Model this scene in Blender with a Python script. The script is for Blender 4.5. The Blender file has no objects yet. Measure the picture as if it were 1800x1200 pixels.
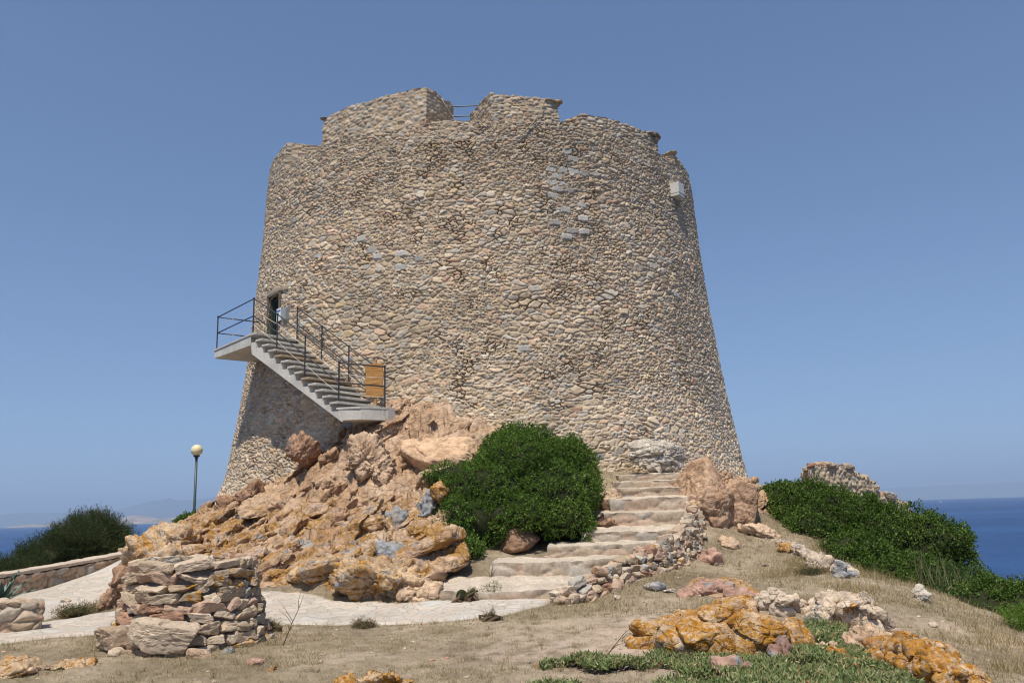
import bpy, math, random
import numpy as np
from mathutils import Matrix, Vector
R_ = math.radians
scene = bpy.context.scene
COL = scene.collection

# ------------------------------------------------------------------ camera
F = 1453.0; ROLL = R_(1.74); CZ = 1.65
PITCH = math.atan(295 * math.cos(ROLL) / F)
cp, sp = math.cos(PITCH), math.sin(PITCH)
cr, sr = math.cos(ROLL), math.sin(ROLL)
cam_d = bpy.data.cameras.new("camera"); cam = bpy.data.objects.new("camera", cam_d)
COL.objects.link(cam); scene.camera = cam
right = Vector((1, 0, 0)); up = Vector((0, -sp, cp)); fwd = Vector((0, cp, sp))
xa = cr * right - sr * up; ya = sr * right + cr * up
M = Matrix.Identity(4)
for i in range(3):
    M[i][0] = xa[i]; M[i][1] = ya[i]; M[i][2] = -fwd[i]
M[2][3] = CZ
cam.matrix_world = M
cam_d.sensor_width = 36; cam_d.lens = F / 1800 * 36
cam_d.clip_start = 0.1; cam_d.clip_end = 200000

# ------------------------------------------------------------------ light
SUN_EL, SUN_AZ = 65.0, 15.0        # sun stands behind the camera, 15 degrees to its left
el, az = R_(SUN_EL), R_(SUN_AZ)
sdir = Vector((math.sin(az) * math.cos(el), math.cos(az) * math.cos(el), -math.sin(el)))  # travel direction
sun_d = bpy.data.lights.new("sun", 'SUN'); sun_d.energy = 5.0; sun_d.angle = R_(0.53)
sun_d.color = (1.0, 0.935, 0.82)
sun = bpy.data.objects.new("sun", sun_d); COL.objects.link(sun)
sun.rotation_euler = sdir.to_track_quat('-Z', 'Y').to_euler()
world = bpy.data.worlds.new("World"); scene.world = world; world.use_nodes = True
wn = world.node_tree; wn.nodes.clear()
wo = wn.nodes.new('ShaderNodeOutputWorld'); wb = wn.nodes.new('ShaderNodeBackground')
sky = wn.nodes.new('ShaderNodeTexSky'); sky.sky_type = 'NISHITA'; sky.sun_disc = False
sky.sun_elevation = el
sky.sun_rotation = R_(180) + az
sky.altitude = 0; sky.air_density = 1.0; sky.dust_density = 0.7; sky.ozone_density = 4.5
wb.inputs[1].default_value = 0.132
tc = wn.nodes.new('ShaderNodeTexCoord'); va = wn.nodes.new('ShaderNodeVectorMath'); va.operation = 'ADD'; va.inputs[1].default_value = (0, 0, .085)
vnm = wn.nodes.new('ShaderNodeVectorMath'); vnm.operation = 'NORMALIZE'
wn.links.new(tc.outputs['Generated'], va.inputs[0]); wn.links.new(va.outputs[0], vnm.inputs[0]); wn.links.new(vnm.outputs[0], sky.inputs[0])
wn.links.new(sky.outputs[0], wb.inputs[0]); wn.links.new(wb.outputs[0], wo.inputs[0])
scene.view_settings.view_transform = 'Standard'; scene.view_settings.look = 'None'
scene.view_settings.exposure = 0.0; scene.view_settings.gamma = 1.0
scene.cycles.filter_width = 1.15; scene.cycles.max_bounces = 6; scene.cycles.volume_bounces = 0

# ------------------------------------------------------------------ pixels and rays (photo is 1800 x 1200)
def ray(px, py):
    x = (px - 900) / F; y = (600 - py) / F
    xr = x * cr + y * sr; yr = -x * sr + y * cr
    Y = cp - yr * sp
    return xr / Y, (sp + yr * cp) / Y
def at(px, py, Y):
    a, c = ray(px, py); return (a * Y, Y, CZ + c * Y)
def atz(px, py, z):
    a, c = ray(px, py); Y = (z - CZ) / c; return (a * Y, Y, z)

# ------------------------------------------------------------------ numpy noise
def h3(ix, iy, iz, seed):
    s = (int(seed) * 2654435761) & 0xffffffff
    a = (ix.astype(np.int64) * 374761393 + iy.astype(np.int64) * 668265263 + iz.astype(np.int64) * 2147483647 + s) & 0xffffffff
    a = ((a ^ (a >> 13)) * 1274126177) & 0xffffffff
    a = ((a ^ (a >> 16)) * 2246822519) & 0xffffffff
    a = a ^ (a >> 13)
    return (a & 0xffffff) / 16777216.0
def vn(p, seed=0):
    f = np.floor(p); t = p - f; t = t * t * (3 - 2 * t); i = f.astype(np.int64)
    r = 0
    for dx in (0, 1):
        wx = t[:, 0] if dx else 1 - t[:, 0]
        for dy in (0, 1):
            wy = t[:, 1] if dy else 1 - t[:, 1]
            for dz in (0, 1):
                wz = t[:, 2] if dz else 1 - t[:, 2]
                r = r + wx * wy * wz * h3(i[:, 0] + dx, i[:, 1] + dy, i[:, 2] + dz, seed)
    return r
def fbm(p, seed=0, o=4, g=0.5):
    r = 0; a = 1; s = 0
    for k in range(o):
        r = r + a * (vn(p, seed + k * 17) - .5); s += a; a *= g; p = p * 2.03 + 11.3
    return r / s * 2
def ridged(p, seed=0, o=4):
    r = 0; a = 1; s = 0
    for k in range(o):
        r = r + a * (1 - np.abs(vn(p, seed + k * 17) * 2 - 1)); s += a; a *= .5; p = p * 2.1 + 7.7
    return r / s
def vor3(p, seed=0, jit=.9, wt=0.0):
    """nearest cell in 3-D: F1, F2, offset to the seed, two random numbers of that cell"""
    f = np.floor(p).astype(np.int64); n = len(p)
    F1 = np.full(n, 9.); F2 = np.full(n, 9.); D = np.zeros((n, 3)); C = np.zeros((n, 3), np.int64)
    for dx in (-1, 0, 1):
        for dy in (-1, 0, 1):
            for dz in (-1, 0, 1):
                c = f + np.array([dx, dy, dz])
                q = np.stack([c[:, k] + .5 + jit * (h3(c[:, 0], c[:, 1], c[:, 2], seed + k) - .5) for k in range(3)], 1)
                v = p - q; d = np.sqrt((v * v).sum(1))
                if wt: d = d - wt * h3(c[:, 0], c[:, 1], c[:, 2], seed + 7)
                m = d < F1
                F2 = np.where(m, F1, np.minimum(F2, d)); F1 = np.where(m, d, F1)
                D[m] = v[m]; C[m] = c[m]
    return F1, F2, D, h3(C[:, 0], C[:, 1], C[:, 2], seed + 31), h3(C[:, 0], C[:, 1], C[:, 2], seed + 47)
def vor2(p, seed=0, jit=.9, wt=0.0, brick=True):
    f = np.floor(p).astype(np.int64); n = len(p); z = np.zeros(n, np.int64)
    F1 = np.full(n, 9.); F2 = np.full(n, 9.); D = np.zeros((n, 2)); C = np.zeros((n, 2), np.int64)
    for dx in (-2, -1, 0, 1, 2) if wt > .3 else (-1, 0, 1):
        for dy in (-2, -1, 0, 1, 2) if wt > .3 else (-1, 0, 1):
            c = f + np.array([dx, dy])
            q0 = c[:, 0] + .5 + jit * (h3(c[:, 0], c[:, 1], z, seed) - .5) + (.5 * (c[:, 1] & 1) if brick else 0)
            q1 = c[:, 1] + .5 + jit * .8 * (h3(c[:, 0], c[:, 1], z, seed + 1) - .5)
            v = p - np.stack([q0, q1], 1); d = np.sqrt((v * v).sum(1))
            if wt: d = d - wt * h3(c[:, 0], c[:, 1], z, seed + 7)
            m = d < F1
            F2 = np.where(m, F1, np.minimum(F2, d)); F1 = np.where(m, d, F1)
            D[m] = v[m]; C[m] = c[m]
    zz = np.zeros(n, np.int64)
    return F1, F2, D, h3(C[:, 0], C[:, 1], zz, seed + 31), h3(C[:, 0], C[:, 1], zz, seed + 47)
def sstep(a, b, x):
    t = np.clip((x - a) / (b - a), 0, 1); return t * t * (3 - 2 * t)

# ------------------------------------------------------------------ object helpers
def tag(o, label=None, cat=None, group=None, kind=None):
    if label: o['label'] = label
    if cat: o['category'] = cat
    if group: o['group'] = group
    if kind: o['kind'] = kind
    return o
def empty(name, loc, label, cat, group=None):
    o = bpy.data.objects.new(name, None); COL.objects.link(o); o.location = loc
    o.empty_display_size = .2
    return tag(o, label, cat, group)
def link(name, me, parent=None, world_coords=True):
    o = bpy.data.objects.new(name, me); COL.objects.link(o)
    if parent is not None:
        o.parent = parent
        if world_coords: o.location = -parent.location
    return o
def big(name, V, Fq, mat, parent=None, col=None, attrs=None, smooth=True):
    """mesh from arrays; Fq is (n,3) or (n,4) or a list of both"""
    Fs = Fq if isinstance(Fq, list) else [Fq]
    me = bpy.data.meshes.new(name)
    V = np.asarray(V, np.float32)
    me.vertices.add(len(V)); me.vertices.foreach_set('co', V.ravel())
    idx = np.concatenate([f.ravel() for f in Fs]).astype(np.int32)
    tot = np.concatenate([np.full(len(f), f.shape[1]) for f in Fs])
    st = np.concatenate([[0], np.cumsum(tot)[:-1]]).astype(np.int32)
    me.loops.add(len(idx)); me.loops.foreach_set('vertex_index', idx)
    me.polygons.add(len(tot)); me.polygons.foreach_set('loop_start', st)
    me.polygons.foreach_set('loop_total', tot.astype(np.int32))
    me.polygons.foreach_set('use_smooth', np.full(len(tot), smooth))
    if col is not None:
        a = me.color_attributes.new('Col', 'FLOAT_COLOR', 'POINT')
        c = np.ones((len(V), 4), np.float32); c[:, :3] = col; a.data.foreach_set('color', c.ravel())
    for k, v in (attrs or {}).items():
        a = me.attributes.new(k, 'FLOAT', 'POINT'); a.data.foreach_set('value', np.asarray(v, np.float32))
    me.update(calc_edges=True)
    me.materials.append(mat)
    return link(name, me, parent)
def grid_faces(nr, nc, off=0, mask=None):
    i = np.arange((nr - 1) * (nc - 1)); r = i // (nc - 1); c = i % (nc - 1)
    a = r * nc + c + off
    f = np.stack([a, a + 1, a + nc + 1, a + nc], 1)
    return f if mask is None else f[mask]
class MB:
    def __init__(s): s.v = []; s.f = []
    def add(s, V, Fc):
        o = len(s.v); s.v += [tuple(v) for v in V]; s.f += [tuple(i + o for i in f) for f in Fc]; return s
    def box(s, c, d, ax=None):
        """box with centre c, full sizes d, optional 3 axis vectors"""
        ax = ax or (Vector((1, 0, 0)), Vector((0, 1, 0)), Vector((0, 0, 1)))
        c = Vector(c); V = []
        for x in (-.5, .5):
            for y in (-.5, .5):
                for z in (-.5, .5): V.append(c + ax[0] * (x * d[0]) + ax[1] * (y * d[1]) + ax[2] * (z * d[2]))
        return s.add(V, [(0, 1, 3, 2), (4, 6, 7, 5), (0, 4, 5, 1), (2, 3, 7, 6), (0, 2, 6, 4), (1, 5, 7, 3)])
    def tube(s, pts, r, n=8, caps=True):
        pts = [Vector(p) for p in pts]; rs = r if isinstance(r, (list, tuple)) else [r] * len(pts)
        V = []; Fc = []
        for i, p in enumerate(pts):
            d = (pts[min(i + 1, len(pts) - 1)] - pts[max(i - 1, 0)]).normalized()
            a = d.orthogonal().normalized() if i == 0 else (a - d * a.dot(d)).normalized()
            b = d.cross(a)
            for k in range(n):
                t = 2 * math.pi * k / n; V.append(p + (a * math.cos(t) + b * math.sin(t)) * rs[i])
        for i in range(len(pts) - 1):
            for k in range(n):
                Fc.append((i * n + k, i * n + (k + 1) % n, (i + 1) * n + (k + 1) % n, (i + 1) * n + k))
        if caps: Fc += [tuple(range(n - 1, -1, -1)), tuple(range((len(pts) - 1) * n, len(pts) * n))]
        return s.add(V, Fc)
    def prism(s, poly, ext):
        """closed polygon of points extruded by vector ext"""
        n = len(poly); e = Vector(ext); P = [Vector(p) for p in poly]
        return s.add(P + [p + e for p in P], [tuple(range(n - 1, -1, -1)), tuple(range(n, 2 * n))] +
                     [(i, (i + 1) % n, n + (i + 1) % n, n + i) for i in range(n)])
    def lathe(s, c, prof, n=24):
        c = Vector(c); V = []; Fc = []
        for (r, z) in prof:
            for k in range(n):
                t = 2 * math.pi * k / n; V.append(c + Vector((r * math.cos(t), r * math.sin(t), z)))
        for i in range(len(prof) - 1):
            for k in range(n): Fc.append((i * n + k, i * n + (k + 1) % n, (i + 1) * n + (k + 1) % n, (i + 1) * n + k))
        return s.add(V, Fc)
    def build(s, name, mat, parent=None, smooth=False, bevel=0):
        me = bpy.data.meshes.new(name); me.from_pydata(s.v, [], s.f); me.update()
        me.materials.append(mat)
        if smooth:
            for p in me.polygons: p.use_smooth = True
        o = link(name, me, parent)
        if bevel:
            m = o.modifiers.new('b', 'BEVEL'); m.width = bevel; m.segments = 2; m.limit_method = 'ANGLE'
        return o

# ------------------------------------------------------------------ materials
class NT:
    def __init__(s, name):
        s.m = bpy.data.materials.new(name); s.m.use_nodes = True; s.t = s.m.node_tree
        s.b = s.t.nodes['Principled BSDF']
    def n(s, t, **kw):
        x = s.t.nodes.new('ShaderNode' + t)
        for k, v in kw.items():
            if k.startswith('i_'): x.inputs[k[2:].replace('_', ' ')].default_value = v
            else: setattr(x, k, v)
        return x
    def l(s, a, b): s.t.links.new(a, b)
    def pos(s): return s.n('NewGeometry').outputs['Position']
    def noise(s, scale, detail=4, rough=.55, vec=None, dist=0):
        x = s.n('TexNoise'); x.inputs['Scale'].default_value = scale; x.inputs['Detail'].default_value = detail
        x.inputs['Roughness'].default_value = rough; x.inputs['Distortion'].default_value = dist
        s.l(vec or s.pos(), x.inputs['Vector']); return x.outputs['Fac']
    def ramp(s, fac, stops, interp='LINEAR'):
        r = s.n('ValToRGB'); r.color_ramp.interpolation = interp
        while len(r.color_ramp.elements) < len(stops): r.color_ramp.elements.new(.5)
        for e, (p, c) in zip(r.color_ramp.elements, stops):
            e.position = p; e.color = (c[0], c[1], c[2], 1) if isinstance(c, tuple) else (c, c, c, 1)
        s.l(fac, r.inputs[0]); return r.outputs[0]
    def mix(s, f, a, b, mode='MIX'):
        x = s.n('Mix', data_type='RGBA', blend_type=mode)
        for sock, v in ((x.inputs[0], f), (x.inputs[6], a), (x.inputs[7], b)):
            if hasattr(v, 'links') or hasattr(v, 'is_linked'): s.l(v, sock)
            elif isinstance(v, tuple): sock.default_value = (*v, 1)
            else: sock.default_value = v
        return x.outputs[2]
    def math(s, op, a, b=None, c=None):
        x = s.n('Math', operation=op)
        for k, v in enumerate((a, b, c)):
            if v is None: continue
            if hasattr(v, 'is_linked'): s.l(v, x.inputs[k])
            else: x.inputs[k].default_value = v
        return x.outputs[0]
    def attr(s, name, out='Fac'):
        x = s.n('Attribute', attribute_name=name); return x.outputs[out]
    def bump(s, h, dist=.01, strength=1.0, prev=None):
        x = s.n('Bump'); x.inputs['Distance'].default_value = dist; x.inputs['Strength'].default_value = strength
        s.l(h, x.inputs['Height'])
        if prev is not None: s.l(prev, x.inputs['Normal'])
        s.l(x.outputs[0], s.b.inputs['Normal']); return x.outputs[0]
    def out(s, col=None, rough=.9, spec=.25, metal=0):
        if col is not None:
            if isinstance(col, tuple): s.b.inputs['Base Color'].default_value = (*col, 1)
            else: s.l(col, s.b.inputs['Base Color'])
        s.b.inputs['Roughness'].default_value = rough
        s.b.inputs['Specular IOR Level'].default_value = spec
        s.b.inputs['Metallic'].default_value = metal
        return s.m

def mat_stone_attr(name, mortar_dust=.25):
    t = NT(name); c = t.attr('Col', 'Color')
    n1 = t.noise(18, 5, .65); n2 = t.noise(2.0, 3)
    c = t.mix(1.0, c, t.ramp(n1, [(.25, .72), (.5, 1.0), (.75, 1.25)]), 'MULTIPLY')
    c = t.mix(1.0, c, t.ramp(n2, [(.3, (.86, .84, .82)), (.7, (1.1, 1.08, 1.04))]), 'MULTIPLY')
    t.bump(t.noise(45, 5, .7), .012, .8)
    return t.out(c, .97, .03)
M_wall = mat_stone_attr('rubble_masonry')

def mat_rock(name, base, dark, lich=.0, grey=.0, lichmask=None, scale=1.0, bump=.02):
    """weathered granite: mottled base, iron stains, grey crust, orange lichen with ragged edges"""
    t = NT(name)
    n = t.noise(1.3 * scale, 6, .6); n2 = t.noise(9 * scale, 6, .65); n3 = t.noise(40, 4, .7)
    c = t.ramp(n, [(.3, dark), (.5, base), (.72, tuple(min(1, x * 1.22) for x in base))])
    c = t.mix(1.0, c, t.ramp(n2, [(.25, .48), (.5, 1.), (.75, 1.4)]), 'MULTIPLY')
    c = t.mix(1.0, c, t.ramp(n3, [(.3, .85), (.7, 1.15)]), 'MULTIPLY')
    if grey:
        g = t.noise(3.1, 7, .7); th = .66 - .28 * grey
        gm = t.ramp(g, [(th, 0.), (th + .045, 1.)])
        c = t.mix(gm, c, t.ramp(n2, [(.3, (.13, .13, .135)), (.7, (.40, .41, .42))]))
    if lich:
        g = t.noise(4.2, 9, .78, dist=.4); th = .66 - .22 * lich
        gm = t.ramp(g, [(th, 0.), (th + .018, 1.)])
        br = t.ramp(t.noise(22, 5, .7), [(.42, .1), (.5, 1.)])
        f = t.math('MULTIPLY', gm, br)
        if lichmask: f = t.math('MULTIPLY', f, t.attr(lichmask))
        c = t.mix(f, c, t.ramp(t.noise(14, 4), [(.3, (.24, .10, .018)), (.55, (.42, .195, .032)), (.75, (.50, .31, .09))]))
    wv = t.n('TexNoise'); wv.inputs['Scale'].default_value = 2.5; wv.inputs['Detail'].default_value = 6; t.l(t.pos(), wv.inputs['Vector'])
    ad = t.n('VectorMath', operation='MULTIPLY_ADD'); t.l(wv.outputs['Color'], ad.inputs[0]); ad.inputs[1].default_value = (.5, .5, .5); t.l(t.pos(), ad.inputs[2])
    mp = t.n('Mapping'); mp.inputs['Scale'].default_value = (1, 1, 2.2); mp.inputs['Rotation'].default_value = (0, .5, 0); t.l(ad.outputs[0], mp.inputs[0])
    vo = t.n('TexVoronoi', feature='DISTANCE_TO_EDGE'); vo.inputs['Scale'].default_value = 1.7; t.l(mp.outputs[0], vo.inputs['Vector'])
    fis = t.ramp(vo.outputs['Distance'], [(0., 0.), (.03, 1.)])
    h = t.math('ADD', t.math('MULTIPLY', n2, 1.0), t.math('MULTIPLY', n3, .45)); h = t.math('ADD', h, t.math('MULTIPLY', fis, .5))
    t.bump(h, bump * 1.4, 1.0)
    return t.out(c, .97, .04)
PEACH = (.53, .38, .26); PEACHD = (.33, .205, .125)
M_rk_peach = mat_rock('granite_peach', PEACH, PEACHD, .12, .10)
M_rk_plain = mat_rock('granite_smooth', (.55, .37, .235), (.43, .26, .15), 0, 0, scale=.6, bump=.012)
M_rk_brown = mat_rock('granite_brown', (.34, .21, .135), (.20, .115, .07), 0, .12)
M_rk_arch = mat_rock('granite_orange_brown', (.46, .305, .20), (.30, .18, .11), .0, .05)
M_rk_lich = mat_rock('granite_lichen', (.46, .33, .21), (.27, .19, .13), .62, .3)
M_rk_lich2 = mat_rock('granite_lichen_dense', (.50, .36, .23), (.24, .15, .10), .95, .15, scale=2)
M_rk_grey = mat_rock('granite_grey', (.37, .33, .28), (.2, .19, .18), .22, .75)
M_rk_pale = mat_rock('granite_pale', (.50, .40, .30), (.30, .22, .17), .1, .35)
M_rk_pink = mat_rock('granite_pink', (.45, .28, .21), (.28, .17, .13), .04, .3)
M_rk_lpale = mat_rock('granite_pale_lichen', (.50, .40, .30), (.30, .22, .17), .5, .3)
M_rk_plaster = mat_rock('old_plaster', (.52, .46, .38), (.36, .30, .24), 0, .2)

def mat_ground():
    t = NT('dry_ground')
    n = t.noise(.55, 6, .6); n2 = t.noise(5, 6, .7); n3 = t.noise(55, 4, .75)
    soil = t.ramp(n, [(.36, (.21, .165, .11)), (.5, (.32, .255, .175)), (.66, (.45, .36, .265))])
    soil = t.mix(1., soil, t.ramp(n2, [(.25, .58), (.5, 1.), (.75, 1.3)]), 'MULTIPLY')
    soil = t.mix(1., soil, t.ramp(n3, [(.3, .7), (.5, 1.), (.7, 1.25)]), 'MULTIPLY')
    bare = t.mix(1., (.50, .39, .30), t.ramp(n2, [(.25, .85), (.75, 1.15)]), 'MULTIPLY')
    bm = t.math('MULTIPLY', t.attr('bare'), t.ramp(t.noise(3.2, 6, .7), [(.38, 0.), (.56, 1.)]))
    soil = t.mix(bm, soil, bare)
    # rock
    r = t.ramp(t.noise(.9, 6, .62), [(.30, PEACHD), (.46, (.45, .295, .185)), (.62, PEACH), (.75, (.56, .42, .30))])
    r = t.mix(1., r, t.ramp(t.noise(8, 6, .68), [(.25, .45), (.5, 1.), (.75, 1.38)]), 'MULTIPLY')
    gm = t.math('MULTIPLY', t.ramp(t.noise(2.2, 7, .7), [(.58, 0.), (.63, 1.)]), t.attr('lich'))
    r = t.mix(gm, r, t.ramp(n2, [(.3, (.15, .15, .155)), (.7, (.42, .43, .44))]))
    lm = t.ramp(t.noise(2.3, 8, .76, dist=.3), [(.485, 0.), (.55, 1.)])
    lm = t.math('MULTIPLY', t.math('MULTIPLY', lm, t.ramp(t.noise(20, 5, .7), [(.38, .2), (.5, 1.)])), t.attr('lich'))
    r = t.mix(lm, r, t.ramp(n2, [(.3, (.23, .115, .03)), (.55, (.38, .20, .05)), (.75, (.44, .31, .13))]))
    rm = t.math('ADD', t.attr('rock'), t.math('MULTIPLY', t.math('SUBTRACT', n2, .5), .5))
    rm = t.ramp(rm, [(.42, 0.), (.55, 1.)])
    c = t.mix(rm, soil, r)
    nw = t.n('TexNoise'); nw.inputs['Scale'].default_value = 2.5; nw.inputs['Detail'].default_value = 6; t.l(t.pos(), nw.inputs['Vector'])
    ad = t.n('VectorMath', operation='MULTIPLY_ADD'); t.l(nw.outputs['Color'], ad.inputs[0]); ad.inputs[1].default_value = (.5, .5, .5); t.l(t.pos(), ad.inputs[2])
    mp = t.n('Mapping'); mp.inputs['Scale'].default_value = (1, 1, 2.2); mp.inputs['Rotation'].default_value = (0, .6, 0); t.l(ad.outputs[0], mp.inputs[0])
    vo = t.n('TexVoronoi', feature='DISTANCE_TO_EDGE'); vo.inputs['Scale'].default_value = 2.2; t.l(mp.outputs[0], vo.inputs['Vector'])
    fis = t.math('MULTIPLY', t.ramp(vo.outputs['Distance'], [(0., 0.), (.03, 1.)]), rm)
    h = t.math('ADD', t.math('ADD', n2, t.math('MULTIPLY', n3, .5)), t.math('MULTIPLY', fis, .6))
    t.bump(h, .035, 1.0)
    return t.out(c, .98, .03)
M_ground = mat_ground()

def simple(name, col, rough=.6, spec=.4, metal=0, var=.15, scale=6, bump=0):
    t = NT(name); n = t.noise(scale, 5, .65)
    c = t.mix(1., col, t.ramp(n, [(.3, 1 - var), (.7, 1 + var)]), 'MULTIPLY')
    if bump: t.bump(t.noise(scale * 5, 5, .7), bump, .7)
    return t.out(c, rough, spec, metal)
def mat_concrete():
    t = NT('weathered_concrete'); p = t.pos()
    c = t.ramp(t.noise(1.6, 6, .6), [(.3, (.45, .425, .37)), (.6, (.60, .57, .50)), (.8, (.66, .635, .565))])
    mp = t.n('Mapping'); mp.inputs['Scale'].default_value = (7, 7, .8); t.l(p, mp.inputs[0])
    st = t.noise(1.0, 5, .6, vec=mp.outputs[0])
    c = t.mix(t.ramp(st, [(.60, 0.), (.72, .6)]), c, (.24, .18, .12))
    rs = t.noise(2.3, 6, .7)
    c = t.mix(t.ramp(rs, [(.64, 0.), (.70, .8)]), c, (.26, .12, .045))
    c = t.mix(1., c, t.ramp(t.noise(30, 4), [(.3, .88), (.7, 1.1)]), 'MULTIPLY')
    t.bump(t.noise(60, 4, .7), .004, .8)
    return t.out(c, .9, .1)
M_conc = mat_concrete()
M_tread = simple('tread_slab', (.50, .475, .43), .75, .3, 0, .2, 5, .003)
M_rust = simple('rusty_tread', (.40, .31, .21), .85, .2, 0, .35, 9, .003)
M_iron = simple('painted_iron', (.030, .030, .036), .5, .5, 0, .3, 20)
M_rope = simple('pale_rope', (.62, .56, .46), .8, .2, 0, .1, 30)
M_cable = simple('old_cable', (.36, .30, .22), .8, .2, 0, .1, 30)
M_dark = simple('dark_interior', (.012, .011, .010), .9, .1)
M_green = simple('dark_green_frame', (.035, .06, .045), .6, .3)
M_white = simple('white_box', (.58, .56, .50), .5, .4, 0, .08, 4)
M_paper = simple('white_notice', (.72, .74, .74), .6, .3, 0, .04, 4)
M_blue = simple('blue_print', (.06, .16, .38), .6, .3)
M_grpole = simple('lamp_pole', (.035, .060, .060), .45, .5, 0, .25, 10)
M_globe = simple('cream_globe', (.74, .64, .38), .25, .5, 0, .05, 4)
def mat_wood():
    t = NT('weathered_plank'); mp = t.n('Mapping'); mp.inputs['Scale'].default_value = (2, 2, 22); t.l(t.pos(), mp.inputs[0])
    c = t.ramp(t.noise(1.5, 6, .6, vec=mp.outputs[0]), [(.3, (.26, .115, .03)), (.5, (.40, .20, .06)), (.7, (.50, .28, .10))])
    return t.out(c, .7, .3)
M_wood = mat_wood()
def mat_paving():
    t = NT('pale_paving'); v = t.n('TexVoronoi', feature='DISTANCE_TO_EDGE'); v.inputs['Scale'].default_value = 3.6
    p = t.n('Mapping'); p.inputs['Scale'].default_value = (1, 1.3, .2)
    wv = t.n('VectorMath', operation='ADD'); nz = t.n('TexNoise'); nz.inputs['Scale'].default_value = 2
    t.l(t.pos(), nz.inputs['Vector']); sc = t.n('VectorMath', operation='SCALE'); sc.inputs['Scale'].default_value = .9
    t.l(nz.outputs['Color'], sc.inputs[0]); t.l(t.pos(), wv.inputs[0]); t.l(sc.outputs[0], wv.inputs[1])
    t.l(wv.outputs[0], p.inputs[0]); t.l(p.outputs[0], v.inputs['Vector'])
    vc = t.n('TexVoronoi'); vc.inputs['Scale'].default_value = 3.6; t.l(p.outputs[0], vc.inputs['Vector'])
    sep = t.n('SeparateColor'); t.l(vc.outputs['Color'], sep.inputs[0])
    c = t.ramp(sep.outputs[0], [(.0, (.43, .385, .325)), (.3, (.48, .42, .35)), (.55, (.52, .47, .40)), (.8, (.50, .41, .335)), (1., (.47, .45, .41))])
    j = t.ramp(v.outputs['Distance'], [(.0, 0.), (.035, 1.)])
    c = t.mix(t.math('ADD', t.math('MULTIPLY', j, .6), .4), (.38, .33, .27), c)
    c = t.mix(1., c, t.ramp(t.noise(9, 6, .7), [(.25, .78), (.5, 1.), (.75, 1.15)]), 'MULTIPLY')
    c = t.mix(1., c, t.ramp(t.noise(.8, 5, .6), [(.3, .88), (.7, 1.1)]), 'MULTIPLY')
    c = t.mix(t.ramp(t.noise(1.9, 7, .68), [(.50, 0.), (.68, .55)]), c, (.40, .33, .25))
    t.bump(t.math('ADD', j, t.noise(14, 5, .7)), .010, .9)
    return t.out(c, .95, .06)
M_pave = mat_paving()
def mat_leaf(name, rough=.5, trans=.25):
    t = NT(name); c = t.attr('Col', 'Color')
    t.out(c, rough, .12)
    tr = t.n('BsdfTranslucent'); hs = t.mix(1., c, (1.3, 1.5, .6), 'MULTIPLY'); t.l(hs, tr.inputs[0])
    ms = t.n('MixShader'); ms.inputs[0].default_value = trans
    o = t.t.nodes['Material Output']; t.l(t.b.outputs[0], ms.inputs[1]); t.l(tr.outputs[0], ms.inputs[2]); t.l(ms.outputs[0], o.inputs[0])
    return t.m
M_leaf = mat_leaf('leaves'); M_blade = mat_leaf('grass_blades', .75, .2)
M_twig = simple('twig_bark', (.11, .075, .05), .9, .1)
M_core = simple('core_shade', (.030, .035, .016), .95, .05, 0, .5, 12, .03)  # near-black core colour stands in for the shade inside bushes
M_mortar = simple('grey_mortar', (.27, .25, .22), .95, .1, 0, .3, 12, .03)

# ------------------------------------------------------------------ tower measures
TX = -29 * math.sin(R_(1.95)); TY = 29 * math.cos(R_(1.95))
PZ = [-1, 0, 1.5, 2.1, 3, 4.5, 6.4, 8.3, 10.4, 12.5, 13.5, 15]
PR = [9.35, 9.2, 8.9, 8.73, 8.55, 8.31, 8.05, 7.86, 7.70, 7.58, 7.5, 7.45]
def Rz(z): return np.interp(z, PZ, PR)
def tw(th, r, z):
    """point on the tower: th degrees, 0 faces the camera, + to the right"""
    t = R_(th); return Vector((TX + r * math.sin(t), TY - r * math.cos(t), z))
def hit(px, py, off=0.0):
    a, c = ray(px, py); Rr = 7.4
    for i in range(40):
        A = a * a + 1; B = -2 * (a * TX + TY); Cc = TX * TX + TY * TY - (Rr + off) ** 2
        d = B * B - 4 * A * Cc
        if d < 0:
            Rr += .15; continue
        Y = (-B - math.sqrt(d)) / 2 / A; z = CZ + c * Y; Rr = float(Rz(z))
    return Vector((a * Y, Y, z))

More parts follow.
